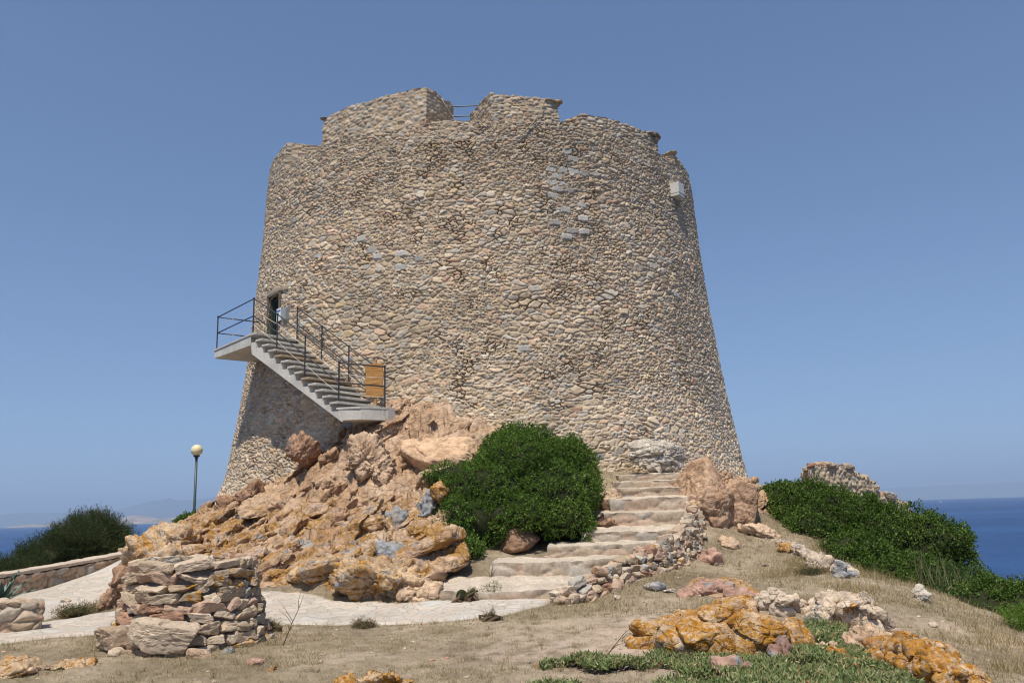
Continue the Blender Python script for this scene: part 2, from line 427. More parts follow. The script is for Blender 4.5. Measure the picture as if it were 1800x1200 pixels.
# ------------------------------------------------------------------ terrain
STEPS = [  # left px, right px, y px, Y of the front edge, level, riser
    (770, 1005, 1027, 13.65, .38, .26), (862, 1085, 982, 14.5, .75, .22), (962, 1168, 954, 15.66, .95, .19), (1022, 1195, 930, 16.6, 1.15, .17),
    (1062, 1221, 899, 17.4, 1.50, .24), (1072, 1224, 873, 18.1, 1.80, .26), (1072, 1218, 857, 18.8, 2.03, .17),
    (1082, 1212, 845, 19.4, 2.21, .15), (1088, 1195, 833, 20.0, 2.39, .16)]
CP = [(0,1200,9.2),(450,1200,9),(900,1200,8.6),(1350,1200,8.2),(1800,1200,7.9),(0,1120,12),(250,1150,10.4),(430,1150,10.4),(600,1100,12.4),(600,1056,14.3),
 (450,1100,12.2),(900,1085,12.3),(900,1060,13.2),(450,1040,15),(1100,1038,13.8),(1205,1000,15.8),(1250,960,17.3),(1240,905,18.8),(1330,950,17.6),(1420,960,17.2),(1500,1010,15),
 (1600,1060,13),(1650,1045,14.6),(1750,1120,11.3),(1800,1190,8.9),(1300,1130,10),(1200,1060,12.6),(1100,1120,10.6),(1450,1100,11),(1380,1040,13.4),
 (700,725,20.6),(860,760,20.4),(640,760,20.3),(560,825,20.6),(600,790,20.2),(680,760,20),(760,780,19.6),(470,850,22.6),(500,900,20),(600,880,19),(700,850,18.6),(760,880,17.6),(650,950,16.5),
 (500,960,17.5),(450,980,16.6),(700,1005,15.4),(620,1050,14.4),(760,1040,14.4),(300,935,20),(250,975,18.5),(200,1045,15.6),(300,1010,17),(390,905,22.5),(420,925,20.5),
 (150,1075,14.3),(200,1015,18),(90,1090,13.8),(20,1060,15.6),(900,970,16.6),(1030,850,20),(870,900,18.5),(950,900,18.5),(970,800,20.6),(1300,870,21.5),(1340,880,21.5),(1230,850,20.6),
 (1400,925,19.5),(1450,950,18),(1550,1010,16.5),(1700,1080,13)]
LWP = [(-90, 1082, 1018, 14.8), (0, 1052, 1008, 16.5), (110, 1024, 990, 18.2), (200, 1006, 974, 19.8), (238, 998, 966, 21), (262, 994, 960, 22.5)]
cps = [at(*p) for p in CP] + [at(p[0], p[1], p[3]) for p in LWP]
for (l, r, y, Y, z, h) in STEPS:
    for px in (l, r):
        a, c = ray(px, y); cps.append((a * Y, Y + .25, z - .22))
cps += [(-9.5, 24, 1.3), (-10.3, 29, 1.4), (-9, 36, 1.5), (0, 38, 2.), (8, 36, 1.5), (8.4, 29, 1.7), (7.5, 24, 2.0), (0, 29, 2.4), (-5, 27, 2.4), (4, 27, 2.4),
        (9.5, 23, .2), (11, 20, -.5), (9.5, 17, -.6), (9, 13.5, -.9), (-11.2, 20, -.5), (-11.6, 17, -.7), (-12.3, 24, -.5), (-12.5, 29, .2), (-9.2, 15.5, .2), (-10.0, 13, .1),
        (0, 0, 0), (-4, 4, 0), (4, 4, 0), (-6, 0, 0), (6, 0, 0), (0, 5, 0), (6, 5, -.1), (8, 9, -.8), (-8, 6, 0), (12, 30, -1.0), (10.5, 26, -.5)]
cps = np.array(cps)
def gbase(x, y):
    def fall(t): t = np.maximum(t, 0); return .38 * t + .022 * t * t
    g = .2 - fall(x - 8) - fall(-x - 11) - fall(y - 44) - fall(-y - 25) * .3
    return g
def kern(r): return (1 + r / 2.6) * np.exp(-r / 2.6)
_d = np.sqrt(((cps[:, None, :2] - cps[None, :, :2]) ** 2).sum(2))
_w = np.linalg.solve(kern(_d) + np.eye(len(cps)) * .01, cps[:, 2] - gbase(cps[:, 0], cps[:, 1]))
def gz0(x, y):
    x = np.asarray(x, float); y = np.asarray(y, float); r = gbase(x, y)
    for (cx, cy, _), w in zip(cps, _w): r = r + w * kern(np.sqrt((x - cx) ** 2 + (y - cy) ** 2))
    return r
def G0(px, py, lo=6., hi=40.):
    """ground point seen at a pixel, on the smooth ground"""
    a, c = ray(px, py); Y = np.linspace(lo, hi, 1400); z = gz0(a * Y, Y); k = np.argmax(z > CZ + c * Y)
    y = Y[k]; return (a * y, y, float(z[k]))
def inpoly(x, y, P):
    ins = np.zeros(x.shape, bool); n = len(P)
    for i in range(n):
        x1, y1 = P[i][:2]; x2, y2 = P[(i + 1) % n][:2]
        c = ((y1 > y) != (y2 > y)) & (x < (x2 - x1) * (y - y1) / (y2 - y1 + 1e-12) + x1)
        ins ^= c
    return ins
def pdist(x, y, P, closed=True):
    d = np.full(x.shape, 1e9); n = len(P)
    for i in range(n if closed else n - 1):
        a = np.array(P[i][:2]); b = np.array(P[(i + 1) % n][:2]); ab = b - a
        t = np.clip(((x - a[0]) * ab[0] + (y - a[1]) * ab[1]) / (ab @ ab + 1e-12), 0, 1)
        d = np.minimum(d, np.hypot(x - a[0] - t * ab[0], y - a[1] - t * ab[1]))
    return d
def sdf(x, y, P):
    d = pdist(x, y, P); return np.where(inpoly(x, y, P), d, -d)
OUT = [(-9.9, 26), (-9.8, 22.5), (-9.2, 20), (-8.0, 18.2), (-7.2, 16.6), (-5.6, 16.0), (-4.9, 15.2), (-4.0, 14.7), (-2.0, 14.3), (-1.3, 14.6), (-1.1, 16), (-1.2, 17.5), (-.6, 19),
       (0.6, 20.2), (.8, 22), (-3, 24), (-7, 26)]
OUT2 = [(2.9, 20.4), (3.8, 19.2), (4.7, 18.4), (5.4, 19), (6.8, 21.5), (6.8, 23), (4.5, 23)]
LED = [G0(1190, 1045)[:2], G0(1200, 1020)[:2], G0(1280, 1012)[:2], G0(1345, 1040)[:2], G0(1340, 1062)[:2], G0(1280, 1060)[:2]]
PATH = [G0(*p) for p in [(-60, 1118), (60, 1098), (180, 1078), (330, 1052), (450, 1040), (530, 1040), (590, 1057), (700, 1060), (800, 1055), (900, 1052), (985, 1052),
                          (940, 1070), (880, 1083), (780, 1093), (650, 1099), (480, 1098), (430, 1105), (250, 1112), (100, 1120), (-60, 1140)]]
WALK = [G0(*p) for p in [(70, 1092), (140, 1076), (185, 1050), (215, 1012)]] + [(-7.8, 21.5, 0)] + [at(p[0], p[1], p[3]) for p in LWP[::-1]] + [G0(-60, 1100), G0(20, 1094)]
def crag(x, y):
    """fractured bedrock: tilted blocks at three scales, long axis up to the right"""
    c, s = math.cos(R_(38)), math.sin(R_(38))
    u = c * x + s * y; v = -s * x + c * y
    w = fbm(np.stack([x * .9, y * .9, x * 0], 1), 5, 3) * .5
    h = np.zeros(len(x)); zi = np.zeros(len(x), np.int64)
    for k, (su, sv, a, t1, t2) in enumerate(((2.1, .95, .16, .10, .50), (.95, .36, .07, .16, .75), (.40, .16, .035, .25, .8), (.17, .09, .015, .4, .6))):
        p = np.stack([u / su + w * .6, v / sv + w], 1)
        F1, F2, D, r1, r2 = vor2(p, 100 + k * 9, .95, .15, False)
        r3 = h3((r1 * 99999).astype(np.int64), (r2 * 99999).astype(np.int64), zi, 3)
        h += a * (r1 - .5) + D[:, 0] * su * t1 * (r2 - .5) * 1.6 - D[:, 1] * sv * t2 * (r3 * 1.25 - .25)
        h -= min(a, .12) * .55 * (1 - sstep(0, .10, F2 - F1))
    h += .10 * (ridged(np.stack([u * .7 + w, v * 2.4 + w * 2, x * 0], 1), 55, 4) - .5) + .05 * fbm(np.stack([x * 4, y * 4, x * 0], 1), 8, 4)
    h += .03 * fbm(np.stack([x * 9, y * 9, x * 0], 1), 8, 3)
    return h
def rockmask(x, y):
    w = .35 * fbm(np.stack([x * 1.1, y * 1.1, x * 0], 1), 21, 3)
    m = sstep(-.15, .3, sdf(x, y, OUT) + w); m2 = sstep(-.1, .3, sdf(x, y, OUT2) + w * .6); m3 = sstep(-.1, .15, sdf(x, y, LED) + w * .6)
    p = np.maximum(sdf(x, y, PATH), sdf(x, y, WALK))
    return np.maximum(np.maximum(m, m2), m3) * sstep(.0, .2, -p)
def gz(x, y):
    x = np.atleast_1d(np.asarray(x, float)); y = np.atleast_1d(np.asarray(y, float))
    z = gz0(x, y); m = rockmask(x, y); near = (np.abs(x) < 18) & (y < 45)
    d = m > .001
    cz = np.zeros_like(z)
    if d.any(): cz[d] = crag(x[d], y[d]) + .05
    cz *= 1 - .8 * sstep(-.3, .1, sdf(x, y, LED)); cz *= 1 - .5 * sstep(-.3, .1, sdf(x, y, OUT2))
    # keep the rock out of the staircase run
    st = pdist(x, y, [(-.9, 13.7), (1.6, 15.6), (2.8, 17.4), (3.0, 20.2)], False)
    cz = cz * sstep(1.2, 1.7, st)
    z = z + m * cz
    soft = .035 * fbm(np.stack([x * 1.7, y * 1.7, x * 0], 1), 33, 4) + .012 * fbm(np.stack([x * 9, y * 9, x * 0], 1), 35, 3)
    pm = np.maximum(sdf(x, y, PATH), sdf(x, y, WALK))
    z = z + (1 - m) * soft * sstep(0., .5, -pm)
    far = np.sqrt(x * x + (y - 22) ** 2)
    z = z + sstep(25, 60, far) * 3 * fbm(np.stack([x * .05, y * .05, x * 0], 1), 37, 4)
    return np.maximum(z, -47.)
def G(px, py, lo=6., hi=40.):
    a, c = ray(px, py); Y = np.linspace(lo, hi, 2200); z = gz(a * Y, Y); k = int(np.argmax(z > CZ + c * Y))
    y = Y[k]; return Vector((a * y, y, float(z[k])))
def gz1(x, y): return float(gz(x, y)[0])
def axis(parts):
    r = [parts[0][0]]
    for (a, b, st) in parts:
        n = max(1, int(round((b - a) / st))); r += list(np.linspace(a, b, n + 1)[1:])
    return np.array(r)
gx = axis([(-140, -60, 6), (-60, -20, 2), (-20, -12.5, .3), (-12.5, 9.5, .042), (9.5, 14, .12), (14, 22, .5), (22, 60, 2), (60, 140, 6)])
gy = axis([(-60, -20, 4), (-20, 6, .6), (6, 8, .1), (8, 23.5, .042), (23.5, 30, .15), (30, 45, .5), (45, 80, 2), (80, 200, 6)])
X, Y = np.meshgrid(gx, gy); X = X.ravel(); Y = Y.ravel(); Z = gz(X, Y)
rm = rockmask(X, Y)
lich = sstep(2.3, 1.4, Z) * sstep(-1, .3, sdf(X, Y, OUT)) + sstep(-.1, .2, sdf(X, Y, LED)) + .10
bare = sstep(2.6, .6, np.hypot((X - 2.0) / 1.6, Y - 10.2)) + sstep(1.5, .3, np.hypot(X - 6.3, (Y - 11.3))) + sstep(1.2, .4, np.hypot(X - 2, Y - 12.2)) * .5
jx = fbm(np.stack([X * 2.3, Y * 2.3, Z * 2.3], 1), 61, 4) * .22 * rm; jy = fbm(np.stack([X * 2.1, Y * 2.1, Z * 2.6], 1), 62, 4) * .22 * rm
big('ground', np.stack([X + jx, Y + jy, Z], 1), grid_faces(len(gy), len(gx)), M_ground, attrs=dict(rock=rm, lich=np.clip(lich, 0, 1), bare=np.clip(bare, 0, 1)))['kind'] = 'structure'

print('PATH', [tuple(round(v, 2) for v in p) for p in PATH]); print('WALK', [tuple(round(v, 2) for v in p) for p in WALK])
# ------------------------------------------------------------------ paved path sheets
def sheet(name, P, lift=.03, res=.07, thick=.14):
    P2 = [p[:2] for p in P]; xs = [p[0] for p in P2]; ys = [p[1] for p in P2]
    ax = np.arange(min(xs) - .1, max(xs) + .1, res); ay = np.arange(min(ys) - .1, max(ys) + .1, res)
    x, y = np.meshgrid(ax, ay); x = x.ravel(); y = y.ravel()
    nz = .09 * fbm(np.stack([x * 3, y * 3, x * 0], 1), 51, 3)
    s = sdf(x, y, P2) + nz
    z = gz0(x, y) + lift + .008 * fbm(np.stack([x * 4, y * 4, x * 0], 1), 52, 3) - thick * sstep(.06, -.02, s)
    f = grid_faces(len(ay), len(ax)); keep = (s[f] > -.08).all(1)
    o = big(name, np.stack([x, y, z], 1), f[keep], M_pave); o['kind'] = 'structure'; return o
sheet('path', PATH, .035); sheet('walkway', WALK, .03)

# ------------------------------------------------------------------ masonry
PAL_T = np.array([(.335,.272,.20),(.30,.245,.185),(.365,.305,.235),(.27,.22,.165),(.345,.30,.25),(.305,.29,.26),(.37,.265,.195),(.36,.285,.18),(.255,.24,.215),(.36,.33,.285),(.30,.20,.145),(.115,.115,.12)])
W_T = np.cumsum([.18,.16,.16,.11,.10,.08,.07,.03,.05,.035,.02,.005]); W_T = W_T / W_T[-1]
PAL_T = (PAL_T * .85 + np.array([.315, .262, .203]) * .15) * np.array([1.09, 1.07, 1.03])
PAL_W = np.array([(.42,.33,.24),(.47,.38,.29),(.38,.29,.21),(.45,.32,.24),(.36,.33,.29),(.50,.43,.35),(.36,.22,.15)])
W_W = np.cumsum([.22,.2,.15,.15,.12,.1,.06])
def pal(r1, r2, P, W):
    c = P[np.clip(np.searchsorted(W, r1), 0, len(P) - 1)]
    return c * (.86 + .28 * r2)[:, None]
def rockbox(name, fn, n, mat, parent=None, size=(.26, .15), amp=.05, P=PAL_T, W=W_T, mortar=(.33, .27, .205), seed=1, colfn=None, rough=.012, wt=.25):
    """closed block of rubble masonry: fn maps unit box -> world; surface pushed out by 3-D cells"""
    nu, nv, nw = n; V = []; N = []; Fc = []; off = 0
    eps = 1e-3
    for ax_, sgn in ((0, 0), (0, 1), (1, 0), (1, 1), (2, 0), (2, 1)):
        o = [k for k in range(3) if k != ax_]; dims = [n[o[0]], n[o[1]]]
        a, b = np.meshgrid(np.linspace(0, 1, dims[0] + 1), np.linspace(0, 1, dims[1] + 1))
        q = np.zeros((a.size, 3)); q[:, o[0]] = a.ravel(); q[:, o[1]] = b.ravel(); q[:, ax_] = sgn
        V.append(q); f = grid_faces(dims[1] + 1, dims[0] + 1, off)
        flip = (sgn == 1) != (ax_ == 1)
        Fc.append(f if flip else f[:, ::-1]); off += len(q)
    q = np.concatenate(V); nn = np.where(q < eps, -1., np.where(q > 1 - eps, 1., 0.))
    p = fn(q); D = np.zeros_like(p)
    for k in range(3):
        d = np.zeros(3); d[k] = .01; g = fn(np.clip(q + d, 0, 1)) - fn(np.clip(q - d, 0, 1))
        g /= np.linalg.norm(g, axis=1)[:, None] + 1e-9; D += g * nn[:, k:k + 1]
    D /= np.linalg.norm(D, axis=1)[:, None] + 1e-9
    s = np.array([size[0], size[0], size[1]])
    pw = p + .05 * np.stack([fbm(p * 2.2, seed + 60, 2), fbm(p * 2.2, seed + 61, 2), fbm(p * 2.2, seed + 62, 2) * .6], 1)
    F1, F2, _, r1, r2 = vor3(pw / s, seed, .85, wt)
    e = F2 - F1; h = amp * (np.sqrt(np.clip(e / .45, 0, 1)) - .55 + .5 * (r2 - .5)) + rough * fbm(p * 14, seed + 3, 3)
    V = p + D * h[:, None]
    c = pal(r1, r2, P, W)
    m = (1 - sstep(.02, .10, e))[:, None] * .75; c = c * (1 - m) + np.array(mortar) * m
    if colfn: c = colfn(q, p, c, r1, r2)
    return big(name, V, Fc, mat, parent, col=c)

tower = empty('stone_tower', (TX, TY, 2.0), 'huge round tapering rubble stone watchtower with notched parapet on the rocky headland', 'tower')
SILL = 12.3
def tower_surface(th, z):
    """th radians, z: displaced radius and colour"""
    s = th * 8.0
    w1 = fbm(np.stack([s * .8, z * .8, s * 0], 1), 71, 3); w2 = fbm(np.stack([s * .8, z * .8, s * 0 + 9], 1), 72, 3)
    f1 = fbm(np.stack([s * 7, z * 7, s * 0], 1), 74, 2); f2 = fbm(np.stack([s * 7, z * 7, s * 0 + 4], 1), 75, 2)
    ps = s + .22 * w1 + .03 * f1; pz = z + .16 * w2 + .03 * f2
    sel = vn(np.stack([s * .75, z * 1.1, s * 0 + 3], 1), 70) * .6 + vn(np.stack([s * 2.1, z * 2.6, s * 0 + 3], 1), 76) * .4
    F1, F2, D, r1, r2 = vor2(np.stack([ps / .195, pz / .092], 1), 7, 1.0, .55)
    for (su, sv, sd, m) in ((.29, .132, 8, sel > .61), (.15, .068, 9, sel < .42)):
        if m.any():
            o_ = vor2(np.stack([ps[m] / su, pz[m] / sv], 1), sd, 1.0, .5)
            F1[m], F2[m], D[m], r1[m], r2[m] = o_
    e = F2 - F1
    # small stones and chinks wedged in the joints
    p2 = np.stack([(s + .05 * w2) / .12, (z + .04 * w1) / .07], 1)
    G1, G2, _, q1, q2 = vor2(p2, 77, .95, .2); e2 = G2 - G1
    joint = 1 - sstep(.05, .13, e)
    low = sstep(6.0, 3.2, z + .6 * w1) * sstep(R_(-42), R_(-28), th)                       # lower courses are pointed up with pale mortar
    dome = np.clip(e / .26, 0, 1) ** .75
    chink = .55 * np.sqrt(np.clip(e2 / .6, 0, 1)) * (q1 > .35)
    amp = .050 - .014 * low
    q5 = h3((r1 * 9999).astype(np.int64), (r2 * 9999).astype(np.int64), np.zeros(len(s), np.int64), 5); tilt = (D[:, 1] * (q5 - .4) * 1.1 + D[:, 0] * (r1 - .5) * .9)
    h = amp * (dome * (1 - joint) + (.22 + chink * .5) * joint - .5 + .55 * (r2 - .5) + tilt * (1 - joint))
    P3 = np.stack([np.sin(th) * 8, np.cos(th) * 8, z], 1)
    h += .020 * fbm(P3 * 12, 12, 4, .6) + .05 * fbm(P3 * .35, 13, 3)
    # a worn, rough band and deep pits
    pit = sstep(.60, .72, vn(P3 * 2.6, 14)) * joint * (1 - .6 * low); h -= .09 * pit
    c = pal(r1, r2, PAL_T, W_T) * (1 - joint)[:, None] + pal(q1, q2, PAL_T, W_T) * .92 * joint[:, None]
    mort = ((1 - sstep(.02, .12, e2)) * joint * (.65 + .35 * low))[:, None]
    stair_shade = (sstep(R_(-30), R_(-42), th) * sstep(7.5, 6.0, z))[:, None]; mc = np.array([.41, .335, .25]) * (1 - .55 * stair_shade) * (1 - low[:, None]) + np.array([.47, .40, .32]) * low[:, None]  # joints darkened below the stairs: their shade is put into the mortar colour
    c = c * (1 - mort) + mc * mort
    c = c * (1.40 + .22 * low)[:, None] * np.array([1, .99, .97])
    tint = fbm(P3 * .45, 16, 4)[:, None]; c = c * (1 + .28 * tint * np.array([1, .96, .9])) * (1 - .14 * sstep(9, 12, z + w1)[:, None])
    # repaired patches of squared light grey blocks
    s_, z_ = s, z; s = s + .035 * f1 + .01 * w1; z = z + .025 * f2
    b0 = np.floor(z / .20).astype(np.int64); bs = s / .36 + .5 * (b0 & 1)
    bi = np.floor(bs).astype(np.int64); zz = np.zeros(len(s), np.int64)
    pr = h3(bi, b0, zz, 91); ctr_s = (bi + .5 - .5 * (b0 & 1)) * .36; ctr_z = (b0 + .5) * .20
    dens = np.zeros(len(s)) + .004
    for (cs, cz_, rs, rz, dd) in PATCH: dens = np.maximum(dens, .8 * dd * np.exp(-(((ctr_s - cs) / rs) ** 2 + ((ctr_z - cz_) / rz) ** 2)))
    fx = np.abs(bs - bi - .5); fz = np.abs(z / .20 - b0 - .5)
    blk = (pr < dens) & (fx < .34 + .13 * h3(bi, b0, zz, 93)) & (fz < .32 + .14 * h3(bi, b0, zz, 94))
    ed = np.minimum((.46 - fx) * .36, (.45 - fz) * .20)
    h = np.where(blk, .004 + .035 * sstep(0, .02, ed) + .03 * (h3(bi, b0, zz, 95) - .5) + .006 * fbm(P3 * 20, 15, 2), h)
    g = (.25 + .18 * h3(bi, b0, zz, 92))[:, None] * np.array([1, .965, .89]) * 1.12
    c = np.where(blk[:, None], g, c)
    return h, c
PATCH = []
for (px, py, rs, rz, dd) in [(1000, 330, .45, 1.0, .75), (1000, 410, .5, .45, .55), (735, 445, .4, .4, .5), (655, 450, .4, .2, .25), (1020, 300, .35, .3, .5), (700, 200, .3, .3, .4), (915, 640, .2, .3, .3), (1190, 300, .2, .8, .6)]:
    p = hit(px, py); PATCH.append((math.atan2(p.x - TX, TY - p.y) * 8.0, p.z, rs, rz, dd))
# main drum
thd = axis([(-180, -95, 2.0), (-95, 95, .138), (95, 180, 2.0)])
zd = axis([(-.5, 1.4, .1), (1.4, SILL, .0185)])
TH, ZZ = np.meshgrid(np.radians(thd), zd); TH = TH.ravel(); ZZ = ZZ.ravel()
hh, cc = tower_surface(TH, ZZ)
flare = .5 * sstep(3.0, .8, ZZ) * sstep(R_(-20), R_(-70), TH)
rr = Rz(ZZ) + hh + flare
DOOR = (-51.8, -46.8, 6.45, 8.02)
VV = np.stack([TX + rr * np.sin(TH), TY - rr * np.cos(TH), ZZ], 1)
ff = grid_faces(len(zd), len(thd))
tc = np.degrees(TH[ff].mean(1)); zc = ZZ[ff].mean(1)
hole = (tc > DOOR[0]) & (tc < DOOR[1]) & (zc > DOOR[2]) & (zc < DOOR[3] + .06 * np.sin((tc - DOOR[0]) / 6.2 * math.pi))
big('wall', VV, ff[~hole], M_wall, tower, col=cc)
# top ring: rough stone walkway between outer rim and the deck
def arcbox(th0, th1, r0, z0, z1, splay0=0., splay1=0., jag=.06, seed=3):
    def fn(q):
        ri = r0; f = q[:, 1]                                   # 0 = outer, 1 = inner
        a = np.radians((th0 - splay0 * f) * (1 - q[:, 0]) + (th1 + splay1 * f) * q[:, 0])
        zt0 = z1[0] * (1 - q[:, 0]) + z1[1] * q[:, 0] if isinstance(z1, tuple) else np.full(len(q), float(z1))
        rough_ = jag * fbm(np.stack([a * 8 * 2.2, f * 3, f * 0], 1), seed + 80, 3)
        z = z0 + (zt0 + rough_ - z0) * q[:, 2]
        ro = Rz(z); r = ro * (1 - f) + ri * f
        return np.stack([TX + r * np.sin(a), TY - r * np.cos(a), z], 1)
    return fn
def arcn(th0, th1, r0, dz, st=.03):
    L = R_(th1 - th0) * 7.5; return (max(2, int(L / st)), max(2, int(1.3 / (st * 1.5))), max(2, int(dz / st)))
rockbox('parapet_base', arcbox(-100, 100, 6.2, SILL - .6, SILL + .02, jag=.04), (int(R_(200) * 7.5 / .03), 26, 20), M_wall, tower, size=(.20, .105), P=PAL_T * 1.22, amp=.045)
rockbox('parapet_base', arcbox(101, 259, 6.2, SILL - .6, SILL + .02, jag=.04), (200, 12, 3), M_wall, tower)
MER = [(-80, -51.7, (13.25, 13.2), 3, 5), (-36.3, -9.35, (13.27, 13.50), 3, 4.2), (4.5, 19.4, (13.17, 13.08), -5, 1), (25.0, 48.8, (12.80, 12.86), -4, 0), (57.2, 76, (12.72, 12.55), -2.5, -3),
       (88, 110, 12.9, -3, -3), (122, 146, 13., -3, -3), (160, 186, 13., -3, -3), (198, 222, 13., -3, -3), (236, 262, 13., -3, -3)]
for i, (a, b, zt, s0, s1) in enumerate(MER):
    st = .027 if abs(a) < 81 else .09
    rockbox('merlon', arcbox(a, b, 6.2, SILL - .12, zt, abs(s0), abs(s1), seed=5 + i), arcn(a, b, 6.2, 1.2, st), M_wall, tower, seed=11, amp=.048, size=(.20, .105), P=PAL_T * 1.22, mortar=(.36, .295, .22), wt=.35)
M_cope = mat_rock('coping_granite', (.34, .275, .20), (.22, .17, .125), 0, 0)
COPE = [(19.2, 13.05, .42, .10, 21), (18.3, 13.02, .5, .10, 22), (48.6, 12.88, .45, .12, 23), (47.0, 12.86, .5, .09, 24), (48.3, 12.70, .4, .10, 25), (-36.0, 13.26, .4, .08, 26), (57.4, 12.72, .35, .08, 29)]
dk = MB(); dk.lathe((TX, TY, 0), [(0.01, 11.75), (6.3, 11.75), (6.3, 11.5), (0.01, 11.5)], 48); dk.build('roof_deck', M_mortar, tower)

def rock_pts(n=5):
    me = bpy.data.meshes.new('t'); import bmesh
    bm = bmesh.new(); bmesh.ops.create_icosphere(bm, subdivisions=n, radius=1); bm.verts.ensure_lookup_table()
    V = np.array([v.co[:] for v in bm.verts]); Fc = np.array([[v.index for v in f.verts] for f in bm.faces]); bm.free(); bpy.data.meshes.remove(me)
    return V, Fc
ICO = {k: rock_pts(k) for k in (2, 3, 4, 5, 6, 7)}
def rock_shape(seed, dims, sub=5, planes=14, round_=.06, noise=.10, crack=.05, strata=None, box=.95):
    """angular boulder: sphere cut by random planes, then broken up in metres"""
    rng = np.random.RandomState(seed); V, Fc = ICO[sub]
    n = rng.normal(size=(planes, 3)); n /= np.linalg.norm(n, axis=1)[:, None]; d = rng.uniform(.55, .95, planes)
    n = np.concatenate([n, np.eye(3) + (rng.normal(size=(3, 3)) * .12 if box < .9 else 0), -np.eye(3) + (rng.normal(size=(3, 3)) * .12 if box < .9 else 0)]); d = np.concatenate([d, np.full(6, box)])
    if box < .9: dims = tuple(x / box * .92 for x in dims)
    dots = V @ n.T; r = d[None] / np.maximum(dots, 1e-3)
    k = round_ * 1.0; r = np.minimum(r, 3.0)
    rs = -k * np.log(np.exp(-r / k).sum(1)) ; rs = np.minimum(rs, 1.1)
    P = V * rs[:, None] * (np.array(dims) / 2)
    sc = float(np.mean(dims))
    dirs = V / (np.array(dims) / sc); dirs /= np.linalg.norm(dirs, axis=1)[:, None]
    off = rng.uniform(-50, 50, 3)
    h = noise * sc * .5 * fbm(P / sc * 2.6 + off, seed, 5, .55)
    if crack:
        q = P / np.array([.55, .55, .28]) + .35 * np.stack([fbm(P * 2 + off, seed + 1, 3), fbm(P * 2 + off, seed + 2, 3), fbm(P * 2 + off, seed + 3, 3)], 1)
        if strata:
            c, s = math.cos(strata), math.sin(strata); q = np.stack([c * q[:, 0] + s * q[:, 2], q[:, 1], -s * q[:, 0] + c * q[:, 2]], 1)
        zi = np.zeros(len(P), np.int64)
        for sc_, am in ((1., 1.), (2.3, .55), (5.2, .28)):
            F1, F2, D, r1, r2 = vor3(q * sc_ + off, seed + int(9 * sc_), .95, .15)
            k1 = (r1 * 99999).astype(np.int64); k2 = (r2 * 99999).astype(np.int64)
            tv = np.stack([h3(k1, k2, zi, 1), h3(k1, k2, zi, 2), h3(k1, k2, zi, 3)], 1) - .5
            h += crack * am * ((r1 - .5) * 1.2 + (D * tv).sum(1) * 3.4) - crack * am * .5 * (1 - sstep(0, .07, F2 - F1))
        h += crack * .30 * fbm(P * 14 + off, seed + 5, 4, .65)
    return P + dirs * h[:, None], Fc
def rotm(rx, ry, rz):
    return np.array(Matrix.Rotation(R_(rz), 3, 'Z') @ Matrix.Rotation(R_(ry), 3, 'Y') @ Matrix.Rotation(R_(rx), 3, 'X'))
def merge_rocks(name, items, mat, parent=None, P=PAL_W, W=W_W, lichen=.0):
    VV, FF, CC, off = [], [], [], 0
    for (seed, dims, loc, rot, sub) in items:
        v, f = rock_shape(seed, dims, sub, 6, .012, .10, .014, box=.62)
        v = v @ rotm(*rot).T + np.array(loc); VV.append(v); FF.append(f + off); off += len(v)
        rg = np.random.RandomState(seed + 999); c = pal(rg.rand(1), rg.rand(1), P, W)
        c = np.repeat(c, len(v), 0)
        if lichen and rg.rand() < lichen:
            m = sstep(.54, .62, vn(v * 14, seed) * .6 + vn(v * 30, seed + 1) * .4)[:, None]; c = c * (1 - m) + np.array([.38, .20, .045]) * m
        CC.append(c)
    return big(name, np.concatenate(VV), np.concatenate(FF), mat, parent, col=np.concatenate(CC), smooth=False)
def boulder(px, py, wpx, hpx, Y, depth, mat, label, name='boulder', cat='rock', rot=(0, 0, 0), seed=1, sub=5, group=None, **kw):
    """one boulder: centre pixel, width and height in photo pixels, distance Y"""
    Y0 = Y
    if Y is None:                                              # stands on the ground seen at its foot
        Y = G(px, min(py + hpx * .44, 1215)).y + depth * .30
    auto = Y0 is None; c = Vector(at(px, py, Y)); s = Y / F; c.z -= (.17 * hpx * s if auto else 0)
    dims = (wpx * s, depth * (1.25 if auto else 1), hpx * s * (1.34 if auto else 1))
    v, f = rock_shape(seed, dims, sub, **kw); v = v @ rotm(*rot).T
    me_v = v; o = big(name, me_v, f, mat); o.location = c
    return tag(o, label, cat, group)

for (a, z, w_, h_, sd) in COPE:
    v, f = rock_shape(sd, (w_, .5, h_ * 1.5), 4, 7, .015, .1, .012); p_ = tw(a, float(Rz(z)) - .14, z + .02)
    big('coping_stone', v @ rotm(0, random.Random(sd).uniform(-8, 8), a).T + np.array(p_), f, M_cope, tower, smooth=False)
